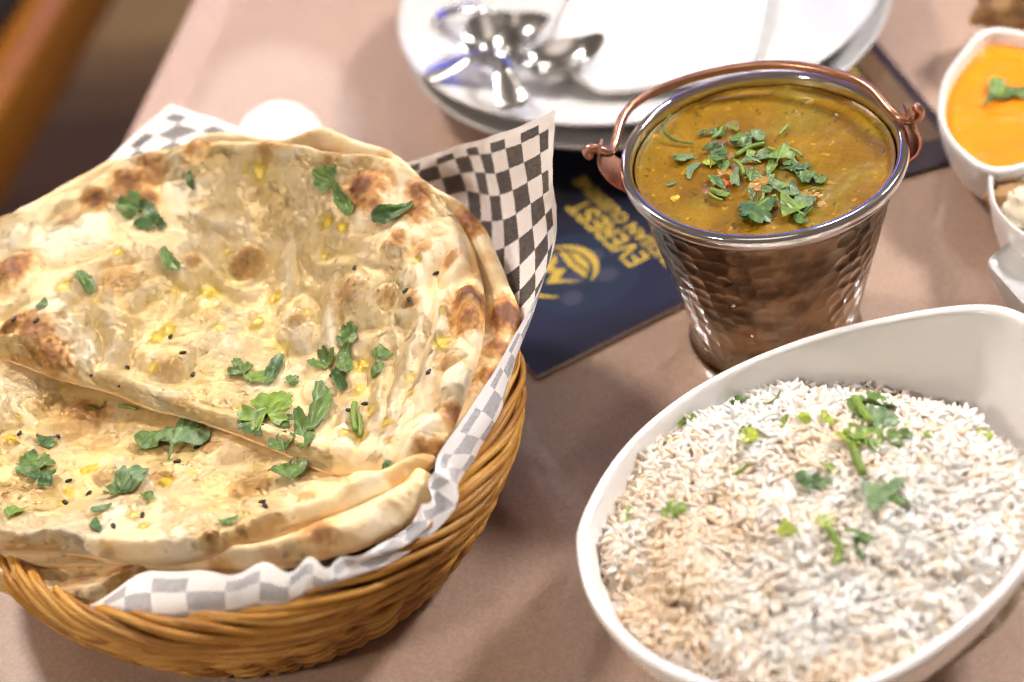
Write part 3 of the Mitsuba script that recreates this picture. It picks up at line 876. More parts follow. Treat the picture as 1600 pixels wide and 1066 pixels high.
            val[near] = np.maximum(val[near], 0.45 * np.exp(-((rho - 1.10) / 0.13) ** 2))
            blm[near] = np.maximum(blm[near], dome * toast)
        if self.ridge is not None:
            kd_, hh, ww = self.ridge
            pts_ = qw[..., :2].reshape(-1, 2)
            dist, idx = kd_.query(pts_, k=1)
            dist, idx = dist.reshape(X.shape), idx.reshape(X.shape)
            w = ww[idx]
            d += hh[idx] * (np.exp(-(dist / w) ** 2) - 0.45 * np.exp(-((dist - 2.0 * w) / (0.8 * w)) ** 2))
            val = np.maximum(val, 0.8 * np.exp(-((dist - 2.0 * w) / (0.7 * w)) ** 2) * np.clip(hh[idx] / 0.0015, 0, 1))
        d += 0.00020 * self.lumps * pf(qw, 190, 3, sd + 8) * (0.5 + pf(q, 45, 2, sd + 9)) + 0.00010 * pf(q, 420, 2, sd + 4)
        return d, blm, val

    def colour(self, X, Y, Zz, det, blm, val, S, tone, edge_toast, gold):
        q = np.stack([X, Y, Zz], -1)
        sd = self.seed * 0.53
        n1 = pf(q, 30, 3, sd + 20)
        n2 = pf(q, 110, 3, sd + 21)
        n3 = pf(q, 420, 3, sd + 22)
        c = np.zeros((*X.shape, 3)) + np.array([0.83, 0.635, 0.355])
        c = mixc(c, (0.87, 0.75, 0.55), sm(0.0, 0.55, n1 + det / 0.004) * 0.85)
        oil = np.clip(sm(-0.05, 0.5, pf(q, 22, 3, sd + 23) + 0.25 * n2 + gold - 0.5), 0, 1)
        for (bx, by, r) in self.dry:
            dm = np.exp(-((X - bx) ** 2 + (Y - by) ** 2) / r ** 2)
            oil = oil * (1 - 0.9 * dm)
            c = mixc(c, (0.83, 0.66, 0.46), dm * 0.6)
        c = mixc(c, (0.83, 0.605, 0.225), oil * 0.68)
        c = mixc(c, (0.75, 0.49, 0.14), val * 0.5)
        wet = np.clip(oil * 0.95, 0, 1)
        t = sm(0.35, 1.1, blm + 0.45 * n2 + 0.2 * n1 + tone * 0.4)
        c = mixc(c, (0.64, 0.345, 0.105), t * 0.75)
        tt = sm(0.15, 0.75, n1 * 0.7 + 0.5 * n2 + tone - 0.25)
        c = mixc(c, (0.68, 0.39, 0.13), tt * 0.5)
        edge = sm(0.88, 0.985, S) * sm(0.32 - 0.5 * edge_toast, 0.62 - 0.3 * edge_toast, pf(q, 42, 3, sd + 25))
        c = mixc(c, (0.66, 0.36, 0.10), edge * 0.8)
        for (bx, by, r, st) in self.spots:
            dd_ = np.hypot(X - bx, Y - by) / r
            near = dd_ < 2.2
            rho = dd_[near] + 0.62 * n2[near] + 0.28 * n3[near] + 0.3 * n1[near]
            cc = c[near]
            cc = mixc(cc, (0.62, 0.32, 0.085), sm(1.45, 0.65, rho) * min(1, 0.45 + st * 0.7))
            cc = mixc(cc, (0.33, 0.115, 0.026), sm(1.05, 0.30, rho) * min(1, st * 1.4))
            cc = mixc(cc, (0.11, 0.040, 0.016), sm(0.62, 0.05, rho + 0.35 * n2[near]) * max(0, st - 0.35) * 1.8)
            c[near] = cc
        for (bx, by, r, st) in self.butter:
            dd_ = np.hypot(X - bx, Y - by) / r
            near = dd_ < 2.4
            rho = dd_[near] + 0.55 * n2[near] + 0.5 * n3[near]
            m = sm(1.2, 0.3, rho) * st
            c[near] = mixc(c[near], (0.76, 0.53, 0.03) if r < 0.012 else (0.75, 0.51, 0.16), m)
            wet[near] = np.maximum(wet[near], m)
        fl = sm(0.25, 0.6, pf(q, 150, 3, sd + 40)) * sm(0.0, 0.5, pf(q, 20, 2, sd + 41))
        c = mixc(c, (0.86, 0.76, 0.60), fl * 0.45)
        sp_ = sm(0.62, 0.72, pf(q, 300, 2, sd + 44))
        c = mixc(c, (0.45, 0.24, 0.08), sp_ * 0.5)
        c *= (1.0 + 0.07 * n3 + 0.05 * n2)[..., None]
        return c, wet

    def top(self, x, y):
        x, y = np.atleast_1d(np.asarray(x, float)), np.atleast_1d(np.asarray(y, float))
        return self.rbf(np.stack([x, y], 1) * 10) + self.thick / 2 + self.detail(x[None], y[None])[0][0]

    def hit(self, px, py):
        z = self.place0(px, py)[2]
        for _ in range(12):
            p = at(px, py, z)
            z = 0.5 * z + 0.5 * self.top(p[0], p[1])[0]
        return at(px, py, z)


B3 = Bread([(-40, 800, .056), (-30, 900, .057), (30, 932, .058), (90, 950, .058), (150, 948, .058), (205, 925, .058), (255, 885, .058), (330, 840, .046), (400, 760, .036), (250, 680, .032), (80, 700, .034)],
           [(180, 790, .038), (100, 850, .046)], 0.011, 301, 'lowest flatbread, its browned edge showing at the lower left of the pile', spots=[(120, 915, 30, .3), (40, 905, 25, .25), (190, 900, 22, .3)], tone=0.3, lip=0.002, edge_round=0.13, NT=520, NS=90, edge_toast=0.7, gold=0.3)
B5 = Bread([(692, 770, .0665), (668, 798, .066), (625, 824, .066), (560, 854, .066), (500, 870, .065), (430, 886, .064), (340, 892, .063), (240, 890, .062), (150, 880, .062), (60, 880, .062), (-40, 860, .062), (-60, 720, .044), (100, 600, .036), (330, 600, .034), (520, 690, .040), (640, 735, .056)],
           [(300, 740, .034), (150, 720, .036), (430, 730, .036), (560, 750, .046), (100, 800, .044), (300, 815, .044), (440, 800, .047), (520, 800, .0580), (20, 760, .042)], 0.013, 503, 'pale folded flatbread under the front one, its rounded end at the right above the liner',
           spots=[(498, 830, 30, .42), (628, 748, 16, .25), (420, 872, 26, .2), (330, 880, 22, .3)], tone=-0.5, lip=0.004, edge_round=0.15, NT=700, NS=110, blist=6, lumps=0.5, centre=(330, 745, .055), wet=0.15, edge_toast=0.35, gold=0.2)
B4 = Bread([(815, 505, .071), (800, 570, .070), (770, 640, .068), (700, 700, .066), (560, 700, .050), (350, 620, .046), (150, 560, .050), (-30, 520, .062), (-70, 420, .080), (60, 320, .090), (180, 256, .096), (300, 222, .100), (430, 222, .100), (500, 206, .102), (560, 222, .101), (620, 248, .098), (668, 290, .092), (735, 335, .084), (775, 400, .078), (800, 450, .074)],
           [(400, 420, .056), (600, 480, .054), (200, 420, .060), (300, 300, .078), (500, 320, .074), (650, 420, .066), (80, 440, .066), (400, 260, .092)], 0.009, 404, 'flatbread behind the top one, its charred edge standing out beside the checked paper',
           spots=[(740, 350, 32, .85), (795, 500, 36, .72), (780, 545, 26, .6), (770, 590, 22, .6), (720, 620, 26, .5), (600, 235, 18, .15)], tone=-0.1, lip=0.003, edge_round=0.07, NT=800, NS=150, blist=26, wet=0.1, centre=(400, 420, .07), edge_toast=0.4, gold=0.2)
B2 = Bread([(682, 722, .070), (640, 752, .068), (560, 790, .068), (480, 818, .069), (400, 848, .070), (330, 868, .070), (260, 880, .070), (180, 876, .069), (80, 862, .068), (-30, 850, .070), (-90, 740, .072), (-80, 620, .0735), (-50, 560, .0715), (60, 530, .062), (140, 540, .053), (330, 570, .050), (500, 660, .052), (610, 700, .060)],
           [(300, 720, .0535), (150, 720, .0545), (430, 740, .0535), (20, 700, .0615), (10, 620, .0680), (250, 640, .0505), (100, 640, .0560), (520, 745, .0560), (300, 800, .0575), (100, 800, .0590), (450, 785, .0585)], 0.0085, 202, 'front flatbread with coriander, its thick pale rolled edge facing the camera',
           spots=[(390, 762, 32, .6), (130, 640, 26, .35), (60, 640, 16, .3), (330, 700, 14, .25), (115, 655, 44, .28), (160, 690, 24, .28), (20, 770, 20, .2), (225, 700, 16, .2), (545, 760, 14, .3), (165, 745, 18, .3), (255, 748, 17, .5), (15, 690, 16, .25), (60, 872, 20, .3), (190, 888, 24, .35), (335, 848, 13, .35), (60, 772, 20, .1), (480, 775, 16, .3), (300, 838, 10, .4), (420, 800, 10, .3)],
           butter=[(150, 730, 120, .5), (340, 770, 90, .45), (40, 650, 70, .45), (260, 680, 90, .45), (430, 725, 70, .35), (70, 800, 80, .4), (20, 690, 12, .9), (40, 712, 12, .8), (135, 735, 12, .9), (150, 733, 9, .9), (260, 752, 12, .9), (108, 765, 10, .8), (100, 785, 12, .7), (210, 805, 16, .6), (225, 820, 12, .8), (300, 735, 12, .5), (440, 797, 16, .6), (330, 795, 12, .5), (20, 800, 12, .6), (190, 660, 12, .4), (100, 610, 12, .5), (370, 690, 10, .6), (400, 725, 10, .6), (240, 785, 10, .8), (150, 810, 14, .5), (60, 720, 12, .6), (120, 690, 10, .6), (30, 655, 10, .6)],
           puffs=[(105, 715, 40, 30, 10, 1.6, 0.5), (110, 655, 46, 30, 15, 1.3, 0.5), (60, 780, 42, 24, -5, 1.6, 0.2), (265, 700, 50, 30, 0, 1.2, 0.1), (390, 762, 30, 20, 10, 1.4, 0.3), (330, 800, 50, 22, 15, 1.4, 0.1), (190, 640, 40, 22, -10, 1.0, 0.3), (440, 745, 50, 24, 20, 1.0, 0), (20, 640, 40, 26, 0, 1.4, 0.3), (180, 790, 44, 26, 0, 1.6, 0.2), (350, 700, 46, 30, 20, 1.6, 0.2), (490, 760, 40, 20, 15, 1.4, 0.3), (30, 700, 36, 30, 0, 1.8, 0.3), (230, 750, 36, 26, 0, 1.5, 0.2), (420, 690, 30, 20, 0, 1.2, 0.2)],
           ridges=[(1.2, 13, [(330, 725), (365, 770), (420, 800)]), (1.0, 12, [(240, 720), (230, 770), (260, 810)]), (1.1, 12, [(20, 740), (90, 745), (130, 780)])],
           tone=-0.25, lip=0.0048, edge_round=0.10, wet=0.8, blist=10, lumps=1.15, NT=900, NS=200, centre=(290, 735, .055), edge_toast=0.42, gold=0.55)
B1 = Bread([(592, 744, .0650), (645, 738, .068), (690, 700, .0725), (722, 640, .0755), (742, 580, .0775), (756, 520, .079), (756, 450, .082), (735, 380, .086), (700, 325, .091), (655, 282, .096), (600, 255, .102), (540, 248, .105), (480, 235, .107), (400, 228, .107), (320, 228, .106), (250, 240, .104), (190, 262, .101), (140, 292, .097), (80, 318, .093), (20, 342, .089), (-60, 380, .084), (-80, 470, .078), (-40, 545, .075), (0, 558, .074), (55, 578, .072), (103, 594, .069), (175, 612, .0655), (219, 631, .064), (266, 645, .063), (328, 663, .062), (390, 685, .0615), (453, 711, .0615), (500, 732, .062), (550, 742, .0635)],
           [(450, 560, .0620), (600, 600, .0670), (560, 660, .0650), (650, 500, .0755), (400, 420, .0745), (200, 470, .0775), (300, 320, .0915), (500, 350, .0880), (640, 400, .0850), (80, 500, .0800), (250, 560, .0690), (680, 600, .0755), (60, 420, .086), (480, 640, .0605)],
           0.0080, 101, 'large top flatbread with browned blisters, folded and leaning at the back of the basket',
           spots=[(150, 312, 22, .75), (205, 290, 34, .62), (232, 312, 20, .55), (20, 424, 34, .62), (192, 440, 32, .42), (390, 412, 26, .75), (575, 298, 34, .75), (590, 330, 22, .5), (622, 378, 24, .55), (655, 332, 24, .85), (655, 310, 22, .6), (735, 482, 36, .88), (730, 505, 24, .85), (712, 645, 28, .65), (690, 692, 22, .75), (665, 705, 18, .5), (545, 460, 30, .25), (605, 460, 20, .2), (640, 470, 20, .3), (62, 528, 40, .5), (90, 565, 26, .5), (20, 510, 22, .55), (265, 575, 24, .28), (465, 505, 15, .4), (704, 415, 15, .4), (700, 565, 22, .15), (300, 410, 12, .35), (310, 235, 22, .4), (235, 262, 26, .45), (110, 345, 18, .2), (660, 385, 12, .3), (415, 240, 16, .35), (520, 235, 20, .2)],
           butter=[(420, 490, 130, .40), (250, 530, 110, .40), (570, 610, 60, .4), (190, 470, 80, .35), (400, 330, 90, .25), (330, 600, 60, .35), (330, 455, 15, .8), (400, 505, 18, .7), (430, 465, 14, .6), (265, 515, 16, .8), (245, 528, 14, .8), (385, 577, 16, .6), (565, 570, 20, .85), (560, 610, 18, .8), (692, 540, 16, .8), (640, 592, 12, .6), (600, 668, 16, .8), (560, 680, 16, .7), (610, 690, 10, .8), (405, 268, 20, .7), (385, 265, 12, .6), (510, 345, 16, .9), (535, 352, 12, .9), (275, 450, 14, .5), (185, 392, 10, .9), (100, 450, 16, .7), (375, 640, 14, .5), (440, 545, 22, .5), (240, 580, 12, .7), (435, 465, 12, .7), (580, 640, 14, .6), (650, 405, 8, .8), (695, 500, 9, .7), (540, 685, 12, .7), (505, 395, 12, .6), (480, 490, 14, .5), (340, 510, 16, .5), (150, 470, 10, .5), (640, 610, 8, .8), (355, 395, 10, .6)],
           puffs=[(110, 372, 74, 46, 25, 3.2, 0.25), (205, 296, 44, 24, -10, 2.6, 0.4), (28, 428, 40, 34, 0, 2.4, 0.4), (205, 452, 44, 34, 10, 2.2, 0.3), (58, 520, 66, 42, -15, 4.2, 0.5), (130, 545, 24, 50, 10, 3.0, 0.2), (390, 402, 46, 40, 0, 2.0, 0.3), (470, 510, 38, 44, 0, 2.6, 0.2), (572, 470, 42, 44, 0, 2.6, 0.4), (640, 455, 32, 46, 0, 2.8, 0.3), (618, 385, 26, 28, 0, 2.2, 0.4), (712, 605, 30, 42, -10, 3.0, 0.2), (738, 488, 34, 52, 0, 2.6, 0.5), (655, 690, 40, 36, -20, 2.4, 0.2), (520, 700, 42, 34, 0, 2.4, 0.2), (580, 318, 38, 36, 0, 2.8, 0.4), (690, 500, 26, 60, 10, 2.2, 0.1), (300, 300, 60, 34, 0, 1.8, 0.1), (450, 320, 60, 36, -5, 1.6, 0.0), (300, 430, 30, 28, 0, 1.6, 0.3), (260, 570, 46, 30, -10, 1.8, 0.2), (350, 620, 44, 24, -15, 1.6, 0.1), (705, 400, 26, 50, 10, 2.4, 0.2), (500, 600, 32, 30, 0, 1.8, 0.0), (300, 255, 60, 18, 5, 2.0, 0.3)],
           ridges=[(2.6, 11, [(700, 350), (716, 420), (700, 480), (676, 550), (664, 610), (655, 650)]), (2.2, 10, [(672, 380), (664, 450), (652, 520), (632, 590), (606, 660), (580, 730)]), (2.0, 10, [(600, 520), (592, 580), (596, 640), (560, 715)]),
                   (2.2, 11, [(530, 430), (516, 500), (528, 560), (552, 605)]), (1.8, 10, [(548, 630), (540, 680), (548, 730)]), (2.2, 11, [(700, 640), (668, 680), (632, 725)]), (2.6, 13, [(160, 470), (178, 530), (166, 590)]), (1.5, 10, [(330, 370), (338, 430), (390, 460)]),
                   (1.4, 10, [(448, 380), (440, 440), (452, 500)]), (1.3, 11, [(260, 335), (330, 350), (420, 330)]), (1.3, 10, [(280, 400), (290, 450), (270, 500)]), (1.2, 11, [(480, 380), (500, 420), (560, 410)]), (1.5, 11, [(640, 640), (615, 690), (600, 730)])],
           tone=-0.20, lip=0.0018, edge_round=0.05, wet=0.8, lumps=0.8, blist=14, dry=[(690, 520, 110), (640, 640, 80), (700, 400, 70)], NT=1300, NS=300, centre=(420, 470, .075), edge_toast=0.35, gold=0.42)


# ------------------------------------------------------------------ coriander and seeds
def leaf_outline(kind, g):
    """Flat leaf outline about one unit long, base at the origin, pointing along +y."""
    if kind == 'strip':
        n = 26
        t = np.linspace(0, 1, n)
        w = 0.16 * np.sin(np.pi * t ** 0.8) ** 0.7 + 0.03 + 0.035 * np.abs(np.sin(t * 12 + g.random() * 3))
        bend = 0.22 * (g.random() - 0.5) * np.sin(np.pi * t)
        return Polygon(np.vstack([np.stack([bend + w, t], 1), np.stack([bend - w * (0.6 + 0.4 * g.random()), t], 1)[::-1]])).buffer(0)
    if kind == 'bit':
        a = np.linspace(0, 2 * np.pi, 14, endpoint=False)
        r = 0.42 + 0.12 * g.random(14)
        return Polygon(np.stack([r * np.cos(a) * 0.75, 0.5 + r * np.sin(a)], 1))
    def fan(size, wide, g):
        """A coriander leaflet: a fan of three rounded lobes with toothed edges, base at the origin."""
        ph = np.radians(np.linspace(-118, 118, 110)) * wide
        k = ph / np.radians(118) / wide
        lob = 0.16 + 0.30 * g.random()
        notch = lob * (np.exp(-((k - 0.36) / 0.075) ** 2) + np.exp(-((k + 0.36 + 0.05 * g.normal()) / 0.075) ** 2))
        teeth = 0.10 * np.abs(np.sin(k * (10.5 + g.random()) + g.random() * 3)) ** 0.8
        r_ = (0.86 + 0.14 * np.cos(ph)) * (1 - notch) * (1 - 0.10 + teeth) * (1 - 0.72 * np.clip((np.abs(k) - 0.78) / 0.22, 0, 1) ** 1.5)
        r_ = r_ * (1 + 0.05 * np.sin(3 * k + g.random() * 6))
        return Polygon(np.vstack([[0, -0.03], np.stack([r_ * np.sin(ph) * 0.92, r_ * np.cos(ph)], 1)[::-1] * size])).buffer(0)

    if kind == 'leaf':
        shp = [affinity.scale(fan(0.78, 0.62 + 0.25 * g.random(), g), 0.78, 1.0, origin=(0, 0))]
    else:
        shp = [affinity.translate(fan(0.50, 0.75, g), 0, 0.34)]
        for sd in (-1, 1):
            shp.append(affinity.translate(affinity.rotate(fan(0.42 + 0.1 * g.random(), 0.7, g), -sd * (62 + 14 * g.normal()), origin=(0, 0)), 0, 0.10 + 0.12 * g.random()))
    stem = Polygon([(-0.020, -0.22), (0.020, -0.22), (0.022, 0.38), (-0.022, 0.38)])
    sh = shapely.union_all(shp + [stem])
    sh = affinity.scale(affinity.translate(sh, 0, 0.22), 0.92, 0.92, origin=(0, 0))
    if g.random() < 0.5:                              # chopped by the knife
        a_ = g.normal(0, 0.9)
        half = affinity.translate(affinity.rotate(shapely.box(-3, -6, 3, 0), math.degrees(a_), origin=(0, 0)), 0.05 * g.normal(), 0.62 + 0.2 * g.random())
        cut = sh.intersection(half)
        sh = cut if not cut.is_empty and cut.area > 0.12 else sh
    return sh


def leaf_mesh(kind, seed, hue):
    g = np.random.default_rng(seed)
    if kind == 'stem':
        path = spline([(0, 0, 0.06), (0.05 * g.normal(), 0.5, 0.08), (0.1 * g.normal(), 1, 0.06)], 12)
        m, _ = tube(path, 0.085, 8)
        c = np.broadcast_to(np.array([0.17, 0.27, 0.035]), (len(m.vertices), 3)) * (0.85 + 0.3 * g.random())
        return m, c
    if kind == 'curl':
        t = np.linspace(0, 1, 30)
        m, _ = tube(np.stack([0.35 * np.sin(t * 3.1), t * 1.0 - 0.0, 0.05 + 0.05 * np.sin(t * 5)], 1), 0.028, 6)
        return m, np.broadcast_to(np.array([0.06, 0.11, 0.02]), (len(m.vertices), 3)) * 1.0
    o = leaf_outline(kind, g)
    if o.geom_type != 'Polygon':
        o = max(o.geoms, key=lambda x: x.area)
    o = o.simplify(0.006)
    v2, f = trimesh.creation.triangulate_polygon(o, engine='earcut')
    m = trimesh.Trimesh(np.c_[v2, np.zeros(len(v2))], f, process=False).subdivide_to_size(0.11, max_iter=12)
    m.merge_vertices()
    v = np.array(m.vertices)
    x, y = v[:, 0], v[:, 1] - 0.5
    k1, k2, tw = g.normal(0, 0.75), g.normal(0, 0.45), g.normal(0, 0.5)
    z = k1 * x * x + k2 * y * y + tw * x * y + 0.22 * (meshkit.fbm(np.stack([x * 4 + seed, y * 4, 0 * x], -1), 3, seed) - 0.5)
    z -= 0.03 * np.exp(-(x / 0.04) ** 2)
    th = 0.006
    top_, bot = np.stack([v[:, 0], v[:, 1], z + th], 1), np.stack([v[:, 0], v[:, 1], z - th], 1)
    ff = np.array(m.faces)
    edges = np.sort(np.vstack([ff[:, [0, 1]], ff[:, [1, 2]], ff[:, [2, 0]]]), 1)
    uq, cnt = np.unique(edges, axis=0, return_counts=True)
    be = uq[cnt == 1]
    N = len(v)
    faces = np.vstack([ff, ff[:, ::-1] + N, np.stack([be[:, 0], be[:, 1], be[:, 1] + N], 1), np.stack([be[:, 0], be[:, 1] + N, be[:, 0] + N], 1)])
    mm = trimesh.Trimesh(np.vstack([top_, bot]), faces, process=False)
    vein = 0.5 + 0.5 * np.cos(np.arctan2(x, y + 0.62) * 26)
    nz_ = meshkit.fbm(np.stack([x * 7, y * 7, 0 * x + seed], -1), 3, seed)
    base = np.array([0.092, 0.165, 0.036]) * hue
    c = base * (0.45 + 0.75 * nz_ + 0.35 * vein)[:, None] + np.array([0.035, 0.045, 0.004]) * np.clip(nz_ - 0.5, 0, 1)[:, None] * 3
    c = np.vstack([c, c * 1.35 + [0.015, 0.022, 0.015]])
    return mm, c


GREENS = {'g': np.array([1, 1, 1.0]), 'd': np.array([0.55, 0.68, 0.75]), 'l': np.array([1.7, 1.55, 1.0]), 'y': np.array([3.2, 2.2, 0.8]), 'b': np.array([1.45, 1.30, 2.7])}


def orient(surf, p, eps=0.002):
    hx = (surf(p[0] + eps, p[1]) - surf(p[0] - eps, p[1])) / (2 * eps)
    hy = (surf(p[0], p[1] + eps) - surf(p[0], p[1] - eps)) / (2 * eps)
    n = np.array([-hx, -hy, 1.0])
    return n / np.linalg.norm(n)


def put_leaf(surf, p, n, px_len, ang_img, kind, hue, seed, label, cat='coriander leaf', lift=0.0006, group=None, name='coriander_leaf', cstr='m_leaf', tilt=0.12):
    """A leaf lying on a surface: ang_img is its direction in the picture, degrees counter-clockwise from right."""
    g = np.random.default_rng(seed + 900)
    m, c = leaf_mesh(kind, seed, GREENS[hue])
    a = math.radians(ang_img)
    dirw = R * math.cos(a) + U * math.sin(a)
    y = dirw - F * ((dirw @ n) / (F @ n)) if abs(F @ n) > 0.15 else dirw - n * (dirw @ n)
    sc = px_len * ((p - EYE) @ F) / FPX * min(np.linalg.norm(y), 1.8)
    n = n + g.normal(0, tilt, 3)
    n /= np.linalg.norm(n)
    y = y - n * (y @ n)
    y /= np.linalg.norm(y)
    x = np.cross(y, n)
    M = np.eye(4)
    M[:3, 0], M[:3, 1], M[:3, 2] = x * sc, y * sc, n * sc
    v = np.array(m.vertices) - [0, 0.5, 0]
    w = v @ M[:3, :3].T + p
    # drape: follow the surface under each vertex, keep the leaf's own curl
    ground = surf(w[:, 0], w[:, 1])
    off = (v[:, 2] - v[:, 2].min()) * sc
    w[:, 2] = 0.6 * (ground + off * 0.9) + 0.4 * np.maximum(w[:, 2], ground) + lift
    m.vertices = w
    solo(name, m, cstr, label, cat, group, smooth=True, color=np.clip(c, 0, 1))


n1f = lambda x, y: B1.top(x, y) if np.ndim(x) else B1.top(x, y)[0]
n2f = lambda x, y: B2.top(x, y) if np.ndim(x) else B2.top(x, y)[0]
for i, (br, x, y, ln, an, kd_, hu, lab) in enumerate([
    (1, 238, 342, 78, 10, 'frond', 'd', 'dark coriander frond on the brown blister at the upper left of the top flatbread'),
    (1, 206, 330, 60, 165, 'leaf', 'g', 'coriander leaf pointing left beside the dark frond on the top flatbread'),
    (1, 298, 288, 32, 105, 'strip', 'd', 'small dark coriander strip near the back edge of the top flatbread'),
    (1, 508, 285, 62, 150, 'leaf', 'g', 'light coriander leaf nearest the back edge, left of the dark blister'),
    (1, 538, 318, 62, 118, 'strip', 'g', 'long coriander strip running down beside the dark blister'),
    (1, 615, 337, 72, 12, 'strip', 'd', 'coriander strip lying level near the upper right of the top flatbread'),
    (1, 270, 413, 52, 130, 'strip', 'g', 'coriander strip in the upper middle of the top flatbread'),
    (1, 133, 445, 54, 132, 'strip', 'g', 'coriander strip left of the pale brown blister'),
    (1, 66, 478, 16, 60, 'bit', 'd', 'tiny dark coriander scrap near the left frame edge'),
    (1, 378, 580, 46, 130, 'leaf', 'g', 'coriander leaf at the left end of the middle cluster'),
    (1, 402, 590, 42, 60, 'leaf', 'l', 'bright coriander leaf in the middle of the top flatbread'),
    (1, 430, 580, 50, 70, 'strip', 'd', 'thin dark coriander strip standing right of the bright leaf'),
    (1, 458, 595, 32, 35, 'leaf', 'g', 'small three cornered coriander leaf above the big cluster'),
    (1, 508, 568, 52, 105, 'leaf', 'g', 'coriander leaf in the crease at the centre right'),
    (1, 528, 596, 44, 120, 'strip', 'd', 'coriander strip pointing down out of the crease at the centre right'),
    (1, 545, 528, 44, 80, 'frond', 'g', 'upper coriander frond in the buttery fold'),
    (1, 545, 565, 40, 95, 'strip', 'g', 'lower coriander strip in the buttery fold'),
    (1, 597, 552, 46, 65, 'leaf', 'g', 'coriander leaf standing alone right of the buttery fold'),
    (1, 590, 578, 26, 80, 'bit', 'g', 'small coriander scrap touching the lone leaf'),
    (1, 493, 640, 64, 85, 'strip', 'g', 'curved coriander strip right of the big cluster'),
    (1, 398, 665, 62, 170, 'frond', 'd', 'dark coriander frond at the left of the big cluster'),
    (1, 425, 645, 70, 60, 'frond', 'l', 'light stemmed coriander frond at the top of the big cluster'),
    (1, 445, 660, 50, 15, 'leaf', 'g', 'coriander leaf in the middle of the big cluster'),
    (1, 442, 694, 44, 110, 'leaf', 'g', 'coriander leaf at the bottom of the big cluster beside the fold'),
    (1, 472, 680, 62, 110, 'strip', 'g', 'coriander strip trailing right of the big cluster'),
    (1, 556, 655, 44, 100, 'stem', 'l', 'pale green coriander stem piece low on the top flatbread'),
    (1, 563, 668, 36, 92, 'stem', 'l', 'shorter green stem piece beside the pale stem'),
    (1, 605, 735, 26, 95, 'bit', 'd', 'dark coriander corner at the lower edge of the top flatbread'),
    (2, 454, 738, 48, 118, 'leaf', 'g', 'coriander leaf at the right of the front flatbread'),
    (2, 200, 640, 32, 175, 'stem', 'l', 'thick pale green stem piece just below the fold'),
    (2, 148, 635, 34, 10, 'curl', 'd', 'thin curled dark stem below the fold'),
    (2, 288, 684, 74, 60, 'leaf', 'b', 'largest pale coriander leaf on the front flatbread'),
    (2, 238, 690, 60, 35, 'leaf', 'g', 'coriander leaf joined to the left of the largest pale leaf'),
    (2, 206, 752, 78, 55, 'leaf', 'b', 'big folded pale coriander leaf in the middle of the front flatbread'),
    (2, 188, 768, 48, 160, 'leaf', 'g', 'coriander leaf under the left side of the big folded leaf'),
    (2, 232, 778, 22, 150, 'bit', 'g', 'small green scrap right below the big folded leaf'),
    (2, 58, 730, 50, 140, 'frond', 'g', 'coriander frond near the left frame edge on the front flatbread'),
    (2, 72, 752, 40, 290, 'leaf', 'd', 'dark coriander leaf under the left frond'),
    (2, 74, 690, 36, 50, 'leaf', 'd', 'dark crumpled coriander leaf above the left frond'),
    (2, 160, 797, 38, 15, 'strip', 'b', 'pale coriander strip near the rolled edge'),
    (2, 152, 820, 28, 140, 'strip', 'd', 'small coriander strip closest to the rolled edge'),
    (2, 357, 815, 42, 30, 'leaf', 'g', 'coriander leaf by the rolled edge at the middle'),
    (2, 26, 802, 26, 45, 'bit', 'l', 'yellow green scrap at the lower left of the front flatbread'),
]):
    B = B1 if br == 1 else B2
    sf = n1f if br == 1 else n2f
    p = B.hit(x, y)
    put_leaf(sf, p, orient(sf, p, 0.004), ln * (0.86 if kd_ == 'leaf' else 0.95), an, kd_, hu, 40 + i, lab)


def seed_mesh(L, w, g):
    m = trimesh.creation.icosphere(1, 1.0)
    v = np.array(m.vertices) * [w, L, w * 0.8]
    v[:, 0] *= 1 - 0.35 * v[:, 1] / L
    v += 0.08 * w * g.normal(0, 1, v.shape)
    m.vertices = v
    return m


g = np.random.default_rng(77)
for (x, y) in [(682, 428), (670, 582), (267, 527), (200, 575), (302, 586), (189, 604), (144, 586), (31, 678), (108, 752), (102, 786), (277, 722), (309, 699), (436, 800), (223, 806), (22, 500), (57, 502), (469, 658), (139, 772), (178, 823),
               (254, 853), (570, 632), (545, 642), (554, 420), (640, 470), (634, 455), (286, 552), (415, 792), (92, 683), (51, 708), (520, 588), (410, 785)]:
    hi = y < 612 or (x > 460 and y < 720) or x > 500
    B = B1 if hi else B2
    p = B.hit(x, y)
    m = seed_mesh(0.0014 + 0.0004 * g.random(), 0.0008, g)
    m.apply_transform(trimesh.transformations.rotation_matrix(g.random() * 6.28, [0, 0, 1]))
    m.apply_translation(p + [0, 0, 0.0004])
    solo('nigella_seed', m, 'm_seed', 'tiny black nigella seed on the buttered flatbread', 'seed', 'black seeds scattered on the flatbreads', smooth=True)

# garnish on the lentil curry
cf_ = lambda x, y: curry_h(x, y)


def curry_hit(px, py):
    z = CZ
    for _ in range(8):
        p = at(px, py, z)
        z = float(curry_h(p[0], p[1]))
    return at(px, py, z)


